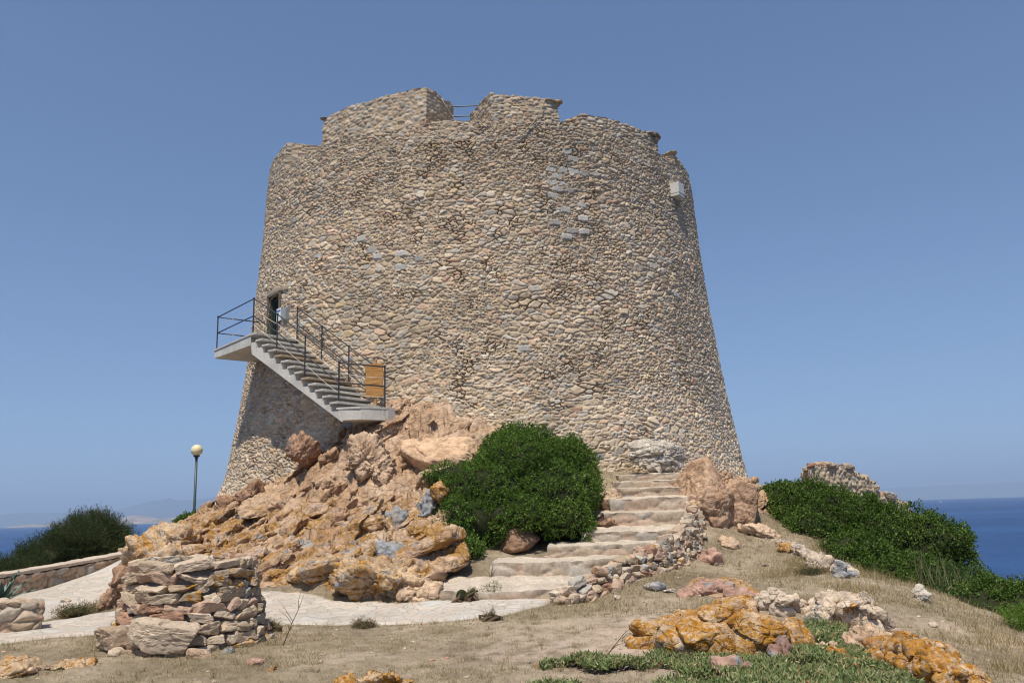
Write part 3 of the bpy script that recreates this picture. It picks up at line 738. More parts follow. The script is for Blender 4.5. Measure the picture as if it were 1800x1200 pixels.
# fractured blocks breaking out of the bedrock
def block_field(name, poly, n, smin, smax, mat, seed, bury=.28, slab=False):
    rg = np.random.RandomState(seed); xs = [p[0] for p in poly]; ys = [p[1] for p in poly]; VV, FF, off = [], [], 0; k = 0
    while k < n:
        x, y = rg.uniform(min(xs), max(xs)), rg.uniform(min(ys), max(ys))
        if sdf(np.array([x]), np.array([y]), poly)[0] < .12 or math.hypot(x - TX, y - TY) < 8.75 or max(sdf(np.array([x]), np.array([y]), PATH)[0], sdf(np.array([x]), np.array([y]), WALK)[0]) > -.25: continue
        if pdist(np.array([x]), np.array([y]), [(-.9, 13.9), (1.6, 15.6), (2.8, 17.4), (3.0, 20.2)], False)[0] < 1.25: continue
        sz = smin + (smax - smin) * rg.rand() ** 2.2
        dims = (sz * rg.uniform(1.0, 2.0), sz * rg.uniform(.7, 1.1), sz * rg.uniform(.4, .75))
        if slab: dims = (dims[0] * 1.1, dims[1], dims[2] * .6)
        v, f = rock_shape(seed * 1000 + k, dims, 4 if sz < .36 else 5 if sz < .7 else 6, 7, .015, .10, .05 * min(1, sz * 1.6), strata=.6)
        v = v @ rotm(rg.uniform(5, 35), -30 + rg.uniform(-18, 18), rg.uniform(-30, 30)).T + np.array([x, y, gz1(x, y) + dims[2] * (.5 - bury) * .6])
        VV.append(v); FF.append(f + off); off += len(v); k += 1
    V = np.concatenate(VV); li = sstep(2.3, 1.4, V[:, 2]) * .9 + .1
    o = big(name, V, np.concatenate(FF), mat, attrs=dict(rock=np.ones(len(V)), lich=li, bare=np.zeros(len(V)))); o['kind'] = 'structure'; return o
block_field('rocky_slope', OUT, 260, .14, .55, M_ground, 5, .62)
block_field('rock_slabs', OUT, 34, .75, 1.25, M_ground, 7, .72, True)
block_field('rocky_ledge', OUT2, 22, .3, .6, M_ground, 6, .6)

# door, gate and the things fixed to the drum
def rad_frame(th):
    t = R_(th); n = Vector((math.sin(t), -math.cos(t), 0)); return n, Vector((math.cos(t), math.sin(t), 0))
dth = (DOOR[0] + DOOR[1]) / 2; dn, dt = rad_frame(dth); dr = 7.95
dz0, dz1 = DOOR[2], DOOR[3] + .08
W2 = R_(DOOR[1] - DOOR[0]) * 8.0 / 2 + .02
mb = MB(); c0 = Vector((TX, TY, 0)) + dn * (dr - .55)
mb.box(c0 + Vector((0, 0, (dz0 + dz1) / 2)) - dn * .05, (2 * W2 + .2, .06, dz1 - dz0 + .2), (dt, dn, Vector((0, 0, 1))))
mb.build('doorway_back', M_dark, tower)
mb = MB()
for s in (-1, 1): mb.box(c0 + dn * .27 + dt * s * (W2 + .03) + Vector((0, 0, (dz0 + dz1) / 2)), (.07, .66, dz1 - dz0 + .1), (dt, dn, Vector((0, 0, 1))))
mb.box(c0 + dn * .27 + Vector((0, 0, dz1 + .03)), (2 * W2 + .14, .66, .07), (dt, dn, Vector((0, 0, 1))))
mb.build('door_reveal', simple('door_reveal_stone', (.16, .13, .10), .9, .1, 0, .3, 10), tower)
mb = MB(); g0 = Vector((TX, TY, 0)) + dn * (dr - .10)
for k in range(6): mb.tube([g0 + dt * (-W2 + .08 + k * (2 * W2 - .16) / 5) + Vector((0, 0, dz0)), g0 + dt * (-W2 + .08 + k * (2 * W2 - .16) / 5) + Vector((0, 0, dz1 - .06))], .011)
for z in (dz0 + .1, dz0 + .8, dz1 - .12): mb.box(g0 + Vector((0, 0, z)), (2 * W2 - .06, .02, .035), (dt, dn, Vector((0, 0, 1))))
gate = mb.build('barred_gate', M_iron, tower)
mb = MB(); mb.box(g0 - dt * (W2 - .05) + Vector((0, 0, (dz0 + dz1) / 2)), (.08, .10, dz1 - dz0 - .02), (dt, dn, Vector((0, 0, 1)))); mb.build('door_frame', M_green, tower)
# lintel slab over the door
mb = MB()
for k in range(6):
    a = DOOR[0] - 1.6 + k * 1.6; n_, t_ = rad_frame(a + .8)
    mb.box(Vector((TX, TY, 0)) + n_ * (Rz(8.2) + .0) + Vector((0, 0, dz1 + .075 + .05 * math.sin(k / 5 * math.pi))), (.235, .22, .13), (t_, n_, Vector((0, 0, 1))))
mb.build('lintel', simple('lintel_stone', (.36, .29, .21), .9, .1, 0, .25, 8, .01), tower, bevel=.02)
nt = empty('notice', hit(490, 553, .09), 'small white paper notice with a blue heading fixed to the barred tower door', 'notice')
mb = MB(); nb = Vector(nt.location); mb.box(nb, (.27, .012, .38), (dt, dn, Vector((0, 0, 1)))); mb.build('sheet', M_paper, nt)
mb = MB(); mb.box(nb + dn * .008 + Vector((0, 0, .11)), (.24, .006, .05), (dt, dn, Vector((0, 0, 1)))); mb.build('heading', M_blue, nt)
bx = hit(502, 552, .08); n_, t_ = rad_frame(math.degrees(math.atan2(bx.x - TX, TY - bx.y)))
mb = MB(); mb.box(bx, (.26, .16, .34), (t_, n_, Vector((0, 0, 1)))); o = mb.build('meter_box', simple('grey_meter_box', (.26, .28, .28), .5), None, bevel=.01); tag(o, 'small grey utility box on the wall just right of the tower door', 'box')

# white box high on the right
p = hit(1189, 336, .12); th = math.degrees(math.atan2(p.x - TX, TY - p.y)); n_, t_ = rad_frame(th)
ub = empty('junction_box', p, 'pale grey electrical box fixed high on the right side of the tower wall', 'box')
mb = MB(); mb.box(p, (.40, .34, .44), (t_, n_, Vector((0, 0, 1)))); mb.build('body', M_white, ub, bevel=.012)
mb = MB(); mb.box(p - Vector((0, 0, .12)), (.415, .355, .018), (t_, n_, Vector((0, 0, 1)))); mb.build('band', simple('pale_band', (.42, .42, .40)), ub)
mb = MB(); mb.box(p + t_ * .26 - Vector((0, 0, .02)) , (.10, .22, .36), (t_, n_, Vector((0, 0, 1)))); mb.build('side_panel', M_white, ub, bevel=.01)

# rails in the embrasure and loose cables
rl = empty('embrasure_rail', tw(-1.7, 6.3, SILL), 'dark iron rails across the notch in the top of the tower', 'railing')
for z in (13.14, 13.46):
    mb = MB(); mb.tube([tw(-6, 6.25, z), tw(3, 6.25, z)], .018); mb.build('rail', M_iron, rl)
for a in (-5.5, 2.6):
    mb = MB(); mb.tube([tw(a, 6.22, 11.9), tw(a, 6.22, 13.5)], .018); mb.build('post', M_iron, rl)
def cable(pts, r, label, off=.1):
    P = [hit(x, y, off) for x, y in pts]; Q = []
    for i in range(len(P) - 1):
        for k in range(6): Q.append(P[i].lerp(P[i + 1], k / 6))
    Q.append(P[-1]); mb = MB(); mb.tube(Q, r, 6); o = mb.build('cable', M_cable, None, True); tag(o, label, 'cable')
mb = MB(); mb.tube([tw(-7.2, 6.9, 13.42), tw(-5.6, 6.7, 13.1), tw(-4.0, 6.6, 12.8), tw(-1.0, 6.9, 12.45), tw(1, 7.5, 12.38), tw(2.2, 7.72, 12.2), tw(3, 7.72, 12.05)], .014, 6)
tag(mb.build('cable', M_cable, None, True), 'pale loose cable hanging across the notch with the iron rails', 'cable')
cable([(957, 176), (950, 198), (935, 218), (915, 238)], .016, 'pale cable hanging down the merlon right of the railed notch')
cable([(525, 256), (524, 270), (523, 285)], .013, 'short thin cable hanging from the far left corner of the parapet')

# ------------------------------------------------------------------ concrete staircase
A1 = Vector(atz(441, 588, 6.45)); A2 = Vector(atz(377, 616, 6.45)); A0 = Vector(atz(595, 718, 4.12))
din = Vector((.625, .78, 0)).normalized(); ddn = (Vector((A0.x, A0.y, 0)) - Vector((A1.x, A1.y, 0))).normalized()
din = Vector((-ddn.y, ddn.x, 0))
WID = 1.42; NS = 13
run = (Vector((A0.x, A0.y, 0)) - Vector((A1.x, A1.y, 0))).length / NS; rise = (6.45 - 4.12) / NS
stair = empty('concrete_staircase', A0.copy(), 'grey concrete outside staircase with iron handrails climbing to the tower door', 'staircase')
up3 = Vector((0, 0, 1))
# flight: saw-tooth plate with sloping soffit
poly = []
for k in range(NS):
    b = A1 + ddn * (run * k); b.z = 6.45 - .05 - rise * k
    poly += [b.copy(), b - up3 * rise]
e = A1 + ddn * (run * NS); e.z = 4.12 - .05; poly.append(e.copy())
poly += [e + ddn * .10 - up3 * .27, A1 - up3 * .54, A1 - up3 * .30]
poly[-2].z = 6.45 - .54; poly[-2] = poly[-2] + ddn * .06; poly[-1].z = 6.45 - .30
mb = MB(); mb.prism(poly, din * WID); mb.build('flight', M_conc, stair, bevel=.008)
rng = random.Random(4)
for k in range(1, NS):
    b = A1 + ddn * (run * k + run * .5 - .015); b.z = 6.45 - rise * k - .024
    mb = MB(); mb.box(b + din * (WID / 2 - .015), (run + .03, WID + .02, .05), (ddn, din, up3))
    o = mb.build('tread', M_rust if k in (4, 8) else M_tread, stair, bevel=.006)
    if k in (4, 8): o['label'] = 'rust-stained tread'
# landing and bottom landing
l2 = Vector((A2.x, A2.y, 0)); l1 = Vector((A1.x, A1.y, 0)); dl = (l2 - l1).normalized()
dli = Vector((dl.y, -dl.x, 0)); dli = dli if dli.y > 0 else -dli
def zp(v, z): return Vector((v.x, v.y, z))
lp = [zp(l1, 6.43), zp(l1, 6.45 - .30), zp(l2, 6.45 - .24), zp(l2, 6.43)]
mb = MB(); V = lp + [q + (din * WID if i < 2 else dli * WID) for i, q in enumerate(lp)]
mb.add(V, [(0, 1, 2, 3), (7, 6, 5, 4), (0, 4, 5, 1), (1, 5, 6, 2), (2, 6, 7, 3), (3, 7, 4, 0)]); mb.build('landing', M_conc, stair, bevel=.01)
mb = MB(); q = [zp(l1 + ddn * run, 6.432), zp(l1 + ddn * run + din * WID, 6.432), zp(l1 + din * WID, 6.432), zp(l2 + dli * WID, 6.432), zp(l2 - dl * -.04, 6.432), zp(l1, 6.432)]
mb.prism([v - (din if i in (0, 5) else dli if i == 4 else Vector((0, 0, 0))) * .02 for i, v in enumerate(q)], up3 * .05); mb.build('landing_slab', M_tread, stair)
bl = A1 + ddn * (run * NS); bl.z = 4.12
mb = MB(); bp = [bl, bl + ddn * .50 + din * .25, bl + ddn * .75 + din * .9, bl + ddn * .75 + din * 2.0, bl + din * 2.0]
bp = [Vector((v.x, v.y, 3.83)) for v in bp]; mb.prism(bp, up3 * .27); mb.build('lower_landing', M_conc, stair, bevel=.01)
mb = MB(); mb.prism([v + up3 * .272 - din * .03 - ddn * (.04 if i == 0 else 0) for i, v in enumerate(bp)], up3 * .045); mb.build('lower_slab', M_tread, stair)
# railings: outer line and wall line, posts, two rails, ropes
def P_on(k, inner, h):
    b = A1 + ddn * (run * (k + .5)) + din * (WID - .06 if inner else .05); b.z = 6.45 - rise * k + h; return b
H1, H2 = .98, .50
def post(b, h=1.0):
    mb = MB(); mb.tube([b, b + up3 * h], .020, 8); mb.tube([b + up3 * (h - .02), b + up3 * (h + .03)], .027, 8); mb.build('post', M_iron, stair)
def rail(pts, r=.017, n='handrail', m=None): mb = MB(); mb.tube(pts, r, 8); mb.build(n, m or M_iron, stair, True)
c2 = zp(l2, 6.45) + dli * .05 - dl * .04; c1 = zp(l1, 6.45) + din * .05 + ddn * .02
c3 = zp(l2 + dli * WID, 6.45) - dl * .04
post(c2); post(c1)
outer = [P_on(k, 0, 0) for k in (3.4, 7.6, 12.3)]
for b in outer: post(b)
inner = [P_on(k, 1, 0) for k in (.3, 4.2, 8.2, 12.0)]
for b in inner: post(b)
eb = Vector((bp[2].x, bp[2].y, 4.14)) - ddn * .06 - din * .05; post(eb)
for h in (1.0, .52):
    rail([c2 + up3 * h, c1 + up3 * h] + [b + up3 * h for b in outer] + [eb + up3 * h])
    rail([c2 + up3 * h, c3 + up3 * h - dli * .1])
    rail([b + up3 * h for b in inner])
def rope(a, b, sag=.035):
    q = []
    for k in range(9):
        t = k / 8; v = a.lerp(b, t); v.z -= sag * 4 * t * (1 - t); q.append(v)
    rail(q, .0062, 'rope', M_rope)
ch = [c2, c1] + outer + [eb]
for a, b in zip(ch, ch[1:]):
    rope(a + up3 * .76, b + up3 * .74); rope(a + up3 * .30, b + up3 * .26)
for a, b in zip(inner, inner[1:]):
    rope(a + up3 * .74, b + up3 * .78); rope(a + up3 * .24, b + up3 * .28)
# wooden board behind the lower rail
q = Vector(at(658, 668, 20.55)); bf = (ddn * .35 + Vector((1, 0, 0)) * .65).normalized(); bn = Vector((bf.y, -bf.x, 0))
bd = empty('wooden_board', q - up3 * .45, 'orange-brown plank board fixed behind the lower stair railing', 'board')
pl = [(.0, .205), (.21, .20), (.415, .22), (.64, .20)]
for i, (z, h) in enumerate(pl):
    mb = MB(); mb.box(q + up3 * (-.42 + z + h / 2) + bf * (.012 * (-1) ** i), (.47, .03, h), (bf, bn, up3)); mb.build('plank', M_wood, bd, bevel=.004)
mb = MB(); mb.box(q - up3 * .1 - bn * .035 + bf * .02, (.06, .04, 1.25), (bf, bn, up3)); mb.build('stake', M_wood, bd)
mb = MB()
mb.tube([q + bn * .018 + bf * xx + up3 * zz for xx, zz in ((-.14, -.07), (-.12, -.125), (-.085, -.12), (-.08, -.08), (-.05, -.12), (-.02, -.085), (.0, -.10), (.04, -.10), (.07, -.08), (.09, -.12), (.12, -.10))], .0045, 4)
mb.build('scratched_mark', simple('scratch', (.12, .055, .02)), bd)
# concrete pier at foot of the stair on the rock
# ------------------------------------------------------------------ lamp post
lpx = at(341, 912, 30); lb = Vector((lpx[0], 30, gz1(lpx[0], 30) - .05)); ltop = Vector(at(346, 791, 30))
lamp = empty('lamp_post', lb, 'tall dark lamp post with a cream globe on the left beyond the rocks', 'lamp post')
mb = MB(); mb.tube([lb, lb + (ltop - lb) * .35, lb + (ltop - lb) * .36, ltop - up3 * .3], [.065, .062, .048, .043], 12); mb.build('pole', M_grpole, lamp, True)
mb = MB(); mb.lathe(ltop - up3 * .27, [(.03, -.04), (.06, -.02), (.07, .03), (.11, .05), (.12, .075), (.05, .09)], 16); mb.build('collar', M_iron, lamp, True)
v, f = ICO[4]; big('globe', v * .205 + np.array(ltop), f, M_globe, lamp)

# ------------------------------------------------------------------ stone steps
stairs = empty('stone_stairs', at(1000, 1050, 13.6), 'broad flight of pale rough stone steps curving up to the tower base', 'stairs')
def step_col(q, p, c, r1, r2):
    top = sstep(.9, 1.0, q[:, 2])[:, None]; w = vn(p * 7, 5)[:, None]
    t = np.array([.50, .43, .35]) * (.86 + .25 * w); return c * (1 - top) + t * top
for k, (l, r, y, Yk, z, h) in enumerate(STEPS):
    # front line; lower steps bow towards the viewer and swing with the curve
    al = ray(l, y)[0]; ar = ray(r, y)[0]
    skew = [.5, .25, .15, .1, .05, 0, 0, 0, 0][k]
    Yl, Yr = Yk + skew, Yk + [.45, .55, .35, .25, .1, 0, 0, 0, 0][k]
    PL = np.array([al * Yl, Yl]); PR_ = np.array([ar * Yr + (.16 if k < 6 else 0), Yr])
    back = (STEPS[k + 1][3] - Yk + .45) if k < 8 else 1.6
    rise_b = (STEPS[k + 1][4] - STEPS[k + 1][5] - z) if k < 8 else .03
    L = np.linalg.norm(PR_ - PL)
    bow = [.55, .25, .12, .06, 0, 0, 0, 0, 0][k]
    def fn(q, PL=PL, PR_=PR_, back=back, z=z, h=h, k=k, bow=bow, rise_b=rise_b):
        b = PL[None] * (1 - q[:, :1]) + PR_[None] * q[:, :1]
        wob = .05 * fbm(np.stack([b[:, 0] * 1.3, q[:, 0] * 0 + k, q[:, 0] * 0], 1), 3, 3)
        y0 = b[:, 1] - bow * np.sin(q[:, 0] * math.pi) ** .8 + wob; x0 = b[:, 0]
        yb = y0 + back + bow * np.sin(q[:, 0] * math.pi) * q[:, 1]
        y = y0 * (1 - q[:, 1]) + yb * q[:, 1]; x = x0 + (.12 * q[:, 1] * (1 if k < 4 else 0))
        tz = z + (rise_b * np.clip(q[:, 1] * back / max(back - .45, .1), 0, 1.) if k < 8 else 0) + .02 * fbm(np.stack([x * 2, y * 2, x * 0], 1), 9, 2)
        zb = z - h - .25
        return np.stack([x, y, zb + (tz - zb) * q[:, 2]], 1)
    rockbox('step', fn, (int(L / .03), int(back / .05), 16), M_wall, stairs, size=(.40, .22), amp=.035, P=PAL_W * .85 + np.array([.50, .44, .36]) * .2, W=W_W, mortar=(.40, .34, .27), seed=20 + k, colfn=step_col, wt=.1)
# retaining wall beside the steps, real stones on a mortar core
rw = empty('retaining_wall', at(1100, 1030, 14.2), 'low curved dry-stone retaining wall along the right side of the steps', 'wall')
RW = [(975, 13.4, .34), (1010, 13.6, .46), (1052, 13.95, .62), (1105, 14.5, .78), (1150, 15.1, .92), (1185, 15.8, 1.06), (1208, 16.5, 1.22), (1222, 17.3, 1.44), (1227, 18.1, 1.72)]
rwp = [(ray(px, 990)[0] * Yk, Yk, z) for (px, Yk, z) in RW]
def poly_at(P, t):
    t = np.clip(t, 0, 1) * (len(P) - 1); i = np.minimum(t.astype(int), len(P) - 2); f = (t - i)[:, None]; P = np.array(P)
    f2 = f
    return P[i] * (1 - f2) + P[i + 1] * f2
def fn(q):
    c = poly_at(rwp, q[:, 0]); d = poly_at(rwp, np.clip(q[:, 0] + .03, 0, 1)) - poly_at(rwp, np.clip(q[:, 0] - .03, 0, 1))
    d = d[:, :2] / (np.linalg.norm(d[:, :2], axis=1)[:, None] + 1e-9); nrm = np.stack([d[:, 1], -d[:, 0]], 1)
    g = gz0(c[:, 0], c[:, 1]) - .35
    xy = c[:, :2] + nrm * (-.0 - .16 * q[:, 1] + .10 * (1 - q[:, 2]))[:, None]
    return np.stack([xy[:, 0], xy[:, 1], g + (c[:, 2] + .0 - g) * q[:, 2]], 1)
rockbox('core', fn, (150, 5, 30), M_wall, rw, amp=.05, P=PAL_W, W=W_W, size=(.2, .12))
items = []; rg = np.random.RandomState(3); s = 0.; seg = [math.dist(a[:2], b[:2]) for a, b in zip(rwp, rwp[1:])]; Ltot = sum(seg)
cum = np.concatenate([[0], np.cumsum(seg)]) / Ltot; tp = np.linspace(0, 1, len(rwp))
zrow = -.25
while zrow < 1.8:
    s = rg.uniform(0, .1)
    while s < Ltot:
        w_ = rg.uniform(.13, .30); t = np.array([np.interp((s + w_ / 2) / Ltot, cum, tp)]); q = np.array([[t[0], 0, 0]])
        c = poly_at(rwp, t)[0]; d = (poly_at(rwp, t + .02) - poly_at(rwp, t - .02))[0]; d = d / np.linalg.norm(d[:2])
        g = float(gz0(c[0], c[1])); z = zrow + rg.uniform(-.03, .03)
        if z > g - .12 and z < c[2] + .03:
            h_ = rg.uniform(.11, .19); lean = .10 * (1 - (z - g) / max(c[2] - g, .2))
            items.append((rg.randint(1 << 20), (w_ * 1.04, .24, h_ * 1.0), (c[0] + d[1] * (lean + .0), c[1] - d[0] * (lean + .0), z), (rg.uniform(-12, 12), rg.uniform(-22, 22), math.degrees(math.atan2(d[1], d[0]))), 3))
        s += w_
    zrow += .125
merge_rocks('stonework', items, M_wall, rw, lichen=.15)

# ------------------------------------------------------------------ round stone cairn in the foreground
cc0 = at(333, 1150, 10.9); cg = gz1(cc0[0], 11.3); cx, cy = ray(336, 1100)[0] * 11.35, 11.35
cairn = empty('stone_well', (cx, cy, cg), 'round waist-high drum of rough rubble and mortar in the left foreground', 'stone well')
def crad(z): return np.interp(z, [-.2, 0, .3, .65, .95], [1.02, .96, .86, .80, .76])
prof = [(crad(z) - .06, z + cg) for z in (-.3, .1, .4, .7, .90)] + [(.50, cg + .90), (.48, cg + .5), (.01, cg + .45)]
mb = MB(); mb.lathe((cx, cy, 0), prof, 40); mb.build('core', M_mortar, cairn, True)
items = []; z = -.08; rg = np.random.RandomState(12)
while z < .93:
    h_ = rg.uniform(.10, .155) * (1.2 if z < .2 else 1); a = rg.uniform(0, 1)
    a0 = a
    while a < a0 + 2 * math.pi - .05:
        r = crad(z); w_ = rg.choice([.13, .22, .32, .42], p=[.25, .3, .3, .15]) * rg.uniform(.85, 1.15)
        hh_ = h_ * rg.uniform(.75, 1.15)
        items.append((rg.randint(1 << 20), (w_ * 1.06, .28, hh_ * 1.12), (cx + (r - .085) * math.cos(a + w_ / 2 / r), cy + (r - .085) * math.sin(a + w_ / 2 / r), cg + z + rg.uniform(-.02, .02) + h_ / 2 - .03),
                      (rg.uniform(-10, 10), rg.uniform(-16, 16), math.degrees(a + w_ / 2 / r) + 90), 4))
        a += w_ / r
    z += h_
# the big slab leaning at its foot
items.append((131, (.72, .26, .30), (cx + .0, cy - 1.0, cg + .20), (18, 10, 4), 5)); items.append((78, (.52, .3, .24), (cx - .68, cy - .72, cg + .16), (5, -4, -40), 4))
merge_rocks('stonework', items, M_wall, cairn, lichen=.22)

# ------------------------------------------------------------------ low wall at left, planter, ruin
def wall_box(name, pts, thick, label, cat='wall', size=(.26, .16), capcol=(.46, .39, .31), P=PAL_W, seed=40, res=.03, amp=.03, parentless=True, cap=.10):
    """pts: (x, y, z0, z1)"""
    A = np.array(pts)
    L = sum(math.dist(a[:2], b[:2]) for a, b in zip(pts, pts[1:]))
    def fn(q):
        c = poly_at(pts, q[:, 0]); d = poly_at(pts, np.clip(q[:, 0] + .02, 0, 1)) - poly_at(pts, np.clip(q[:, 0] - .02, 0, 1))
        d = d[:, :2] / (np.linalg.norm(d[:, :2], axis=1)[:, None] + 1e-9); nrm = np.stack([-d[:, 1], d[:, 0]], 1)
        xy = c[:, :2] + nrm * (thick * (q[:, 1] - .5))[:, None]
        return np.stack([xy[:, 0], xy[:, 1], c[:, 2] + (c[:, 3] - c[:, 2]) * q[:, 2]], 1)
    def cf(q, p, c, r1, r2):
        if not cap: return c
        t = (q[:, 2] > .999)[:, None]; return np.where(t, np.array(capcol), c)
    H = np.mean(A[:, 3] - A[:, 2])
    o = empty(name, (A[0, 0], A[0, 1], A[0, 2]), label, cat)
    rockbox('stonework', fn, (int(L / res), max(4, int(thick / .05)), int(H / res)), M_wall, o, size=size, amp=amp, P=P, W=W_W, mortar=(.22, .17, .13), seed=seed, colfn=cf)
    if cap:
        def fc(q):
            p = fn(q * np.array([1, 1, 0]) + np.array([0, 0, 1.])); c = p.copy()
            ctr = fn(np.stack([q[:, 0], q[:, 0] * 0 + .5, q[:, 0] * 0 + 1], 1)); p = ctr + (p - ctr) * 1.08
            p[:, 2] = c[:, 2] + .035 + cap * .6 * q[:, 2]; return p
        rockbox('coping', fc, (int(L / .05), 8, 3), M_wall, o, size=(.6, .4), amp=.015, P=np.array([capcol] * 3), W=np.array([.3, .6, 1.]), mortar=capcol, seed=seed + 3)
    return o
lw = []
for (px, yb, yt, Yk) in LWP:
    a, c = ray(px, yt); lw.append((a * Yk, Yk, gz0(a * Yk, Yk) - .3, CZ + c * Yk - .09))
wall_box('low_wall', lw, .42, 'long low stone parapet wall with pale coping beside the white walkway', size=(.30, .19), amp=.06, seed=44, capcol=(.52, .43, .35))
pw_ = []
for (px, Yk) in [(76, 12.7), (20, 12.5), (-60, 12.3)]:
    a, c = ray(px, 1060); pw_.append((a * Yk, Yk, gz0(a * Yk, Yk) - .2, CZ + ray(px, 1056 + (0 if px > 0 else 4))[1] * Yk))
wall_box('planter_wall', pw_[::-1], .5, 'short stub of stone planter wall at the left edge below the agave', size=(.24, .15), seed=48, amp=.06, cap=0, res=.016)

# ruined wall, right, behind the big shrub
def ruin_fn(q):
    t = q[:, 0]; 
    px = np.interp(t, [0, .1, .3, .5, .65, .75, .9, 1.], [1421, 1430, 1470, 1510, 1545, 1580, 1660, 1702])
    Yk = 27 + 2.0 * t
    top = np.interp(px, [1421, 1432, 1445, 1470, 1492, 1510, 1535, 1545, 1580, 1610, 1650, 1680, 1702], [829, 819, 817, 820, 821, 835, 848, 868, 876, 903, 930, 955, 1010])
    x = (px - 900) / F * 1.01 * Yk * (1 / (cp)) * .985
    tx = np.array([ray(p_, t_)[0] for p_, t_ in zip(px, top)]) if len(px) < 0 else None
    yr = -(px - 900) / F * sr + (600 - top) / F * cr; xr = (px - 900) / F * cr + (600 - top) / F * sr
    Yd = cp - yr * sp; x = xr / Yd * Yk; zt = CZ + (sp + yr * cp) / Yd * Yk
    zt = zt + .10 * fbm(np.stack([x * 2.2, Yk, q[:, 1] * 2], 1), 4, 3)
    zb = np.full(len(t), -3.0)
    y = Yk + (q[:, 1]) * 1.1 
    return np.stack([x + .12 * q[:, 1], y, zb + (zt - zb) * q[:, 2]], 1)
ruin = empty('ruined_wall', (9.5, 27, -1.5), 'crumbling rubble wall fragment rising behind the big green shrub on the right', 'ruin')
rockbox('stonework', ruin_fn, (210, 22, 130), M_wall, ruin, size=(.21, .12), amp=.08, seed=60, rough=.03, P=PAL_T * 1.2, W=W_T)
items = []; rg = np.random.RandomState(8)
for k in range(46):
    t = rg.uniform(0, .95); b = ruin_fn(np.array([[t, rg.uniform(0, .6), 1.]]))[0]
    items.append((rg.randint(1 << 20), (rg.uniform(.2, .42), .3, rg.uniform(.1, .2)), b + np.array([0, 0, .03]), (rg.uniform(-10, 10), rg.uniform(-12, 20), rg.uniform(-20, 20)), 3))
merge_rocks('top_stones', items, M_wall, ruin, P=PAL_W * .85)

# ------------------------------------------------------------------ boulders
B = boulder
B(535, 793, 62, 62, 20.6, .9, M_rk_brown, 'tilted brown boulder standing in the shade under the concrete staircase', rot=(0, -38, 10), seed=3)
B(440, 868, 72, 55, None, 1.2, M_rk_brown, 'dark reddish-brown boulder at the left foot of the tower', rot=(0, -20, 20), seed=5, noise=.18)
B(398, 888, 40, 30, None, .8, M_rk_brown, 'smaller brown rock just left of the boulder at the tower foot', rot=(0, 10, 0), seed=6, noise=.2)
B(712, 772, 92, 110, 20.1, 1.0, M_rk_peach, 'tall cracked peach rock crest where the concrete stairs end', rot=(0, 14, 0), seed=7, sub=6, crack=.09, strata=1.1)
B(655, 800, 80, 95, None, 1.1, M_rk_peach, 'steep peach rock buttress below the stair foot', rot=(0, -35, 0), seed=17, sub=6, crack=.08, strata=.9)
B(790, 800, 178, 84, 19.1, 1.5, M_rk_plain, 'smooth pale peach slab between the stair foot and the green bush', rot=(12, 6, 0), seed=27, sub=6, noise=.05, crack=.025, planes=8, strata=.15)
B(752, 900, 62, 100, 17.2, .8, M_rk_grey, 'grey lichen-crusted standing rock at the left edge of the central bush', rot=(0, 14, 0), seed=9, crack=.05)
B(772, 862, 30, 44, 17.0, .4, M_rk_lich2, 'orange-capped rock tip against the left of the central bush', rot=(0, 0, 0), seed=11, sub=4)
B(700, 908, 46, 34, None, .5, M_rk_grey, 'grey block of rock left of the grey standing rock', rot=(0, 12, 0), seed=12, sub=4)
B(670, 1012, 165, 88, None, 1.2, M_rk_lich, 'craggy orange-lichened outcrop lump directly above the paved path', rot=(0, 12, 0), seed=13, sub=6, crack=.07, noise=.26, strata=.5)
B(735, 1035, 110, 42, None, .8, M_rk_peach, 'low peach rock apron right of the lichened lump above the path', rot=(0, 10, 0), seed=14, sub=5, crack=.06)
B(570, 992, 150, 46, None, 1.0, M_rk_lich, 'sloping slab with orange lichen behind the path left of the outcrop lump', rot=(0, -14, 0), seed=15, sub=6, crack=.04)
B(712, 975, 110, 44, None, .9, M_rk_grey, 'grey and orange rock shelf between outcrop lump and bush', rot=(0, 10, 0), seed=16, crack=.05)
B(288, 985, 118, 112, None, 1.8, M_rk_lich, 'big orange and brown lichened rock with an overhanging left side', rot=(0, -34, 0), seed=19, sub=6, crack=.08, noise=.2)
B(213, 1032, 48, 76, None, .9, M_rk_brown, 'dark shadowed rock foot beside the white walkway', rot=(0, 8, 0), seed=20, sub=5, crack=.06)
B(320, 940, 110, 44, None, 1.2, M_rk_lich, 'low lichened rock ridge below the lamp post', rot=(0, 4, 0), seed=24, crack=.06, noise=.18)
B(1238, 868, 82, 92, None, 1.4, M_rk_arch, 'big rounded orange-brown boulder right of the top steps', rot=(8, 28, 10), seed=22, sub=6, crack=.035, noise=.06, planes=6, box=.72, round_=.04)
B(1300, 884, 62, 80, None, 1.0, M_rk_arch, 'upright flat orange-brown slab leaning right of the big rounded boulder', rot=(6, 22, -8), seed=23, sub=6, crack=.022, noise=.05, planes=4, box=.66, round_=.02)
B(1160, 800, 110, 66, 20.75, .9, M_rk_plaster, 'pale plastered mound of rubble at the tower base above the steps', rot=(0, 0, 0), seed=25, sub=6, crack=.06, noise=.16)
B(1078, 880, 42, 50, 18.6, .9, M_rk_peach, 'peach rock tucked between the upper steps and the bush', rot=(0, 10, 0), seed=26, crack=.04)
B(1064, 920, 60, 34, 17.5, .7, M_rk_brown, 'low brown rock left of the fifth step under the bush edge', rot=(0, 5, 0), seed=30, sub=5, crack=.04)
B(912, 950, 82, 52, 16.6, .8, M_rk_brown, 'smooth brown rock showing beneath the central bush', rot=(0, 0, 0), seed=28, crack=.02, noise=.07)
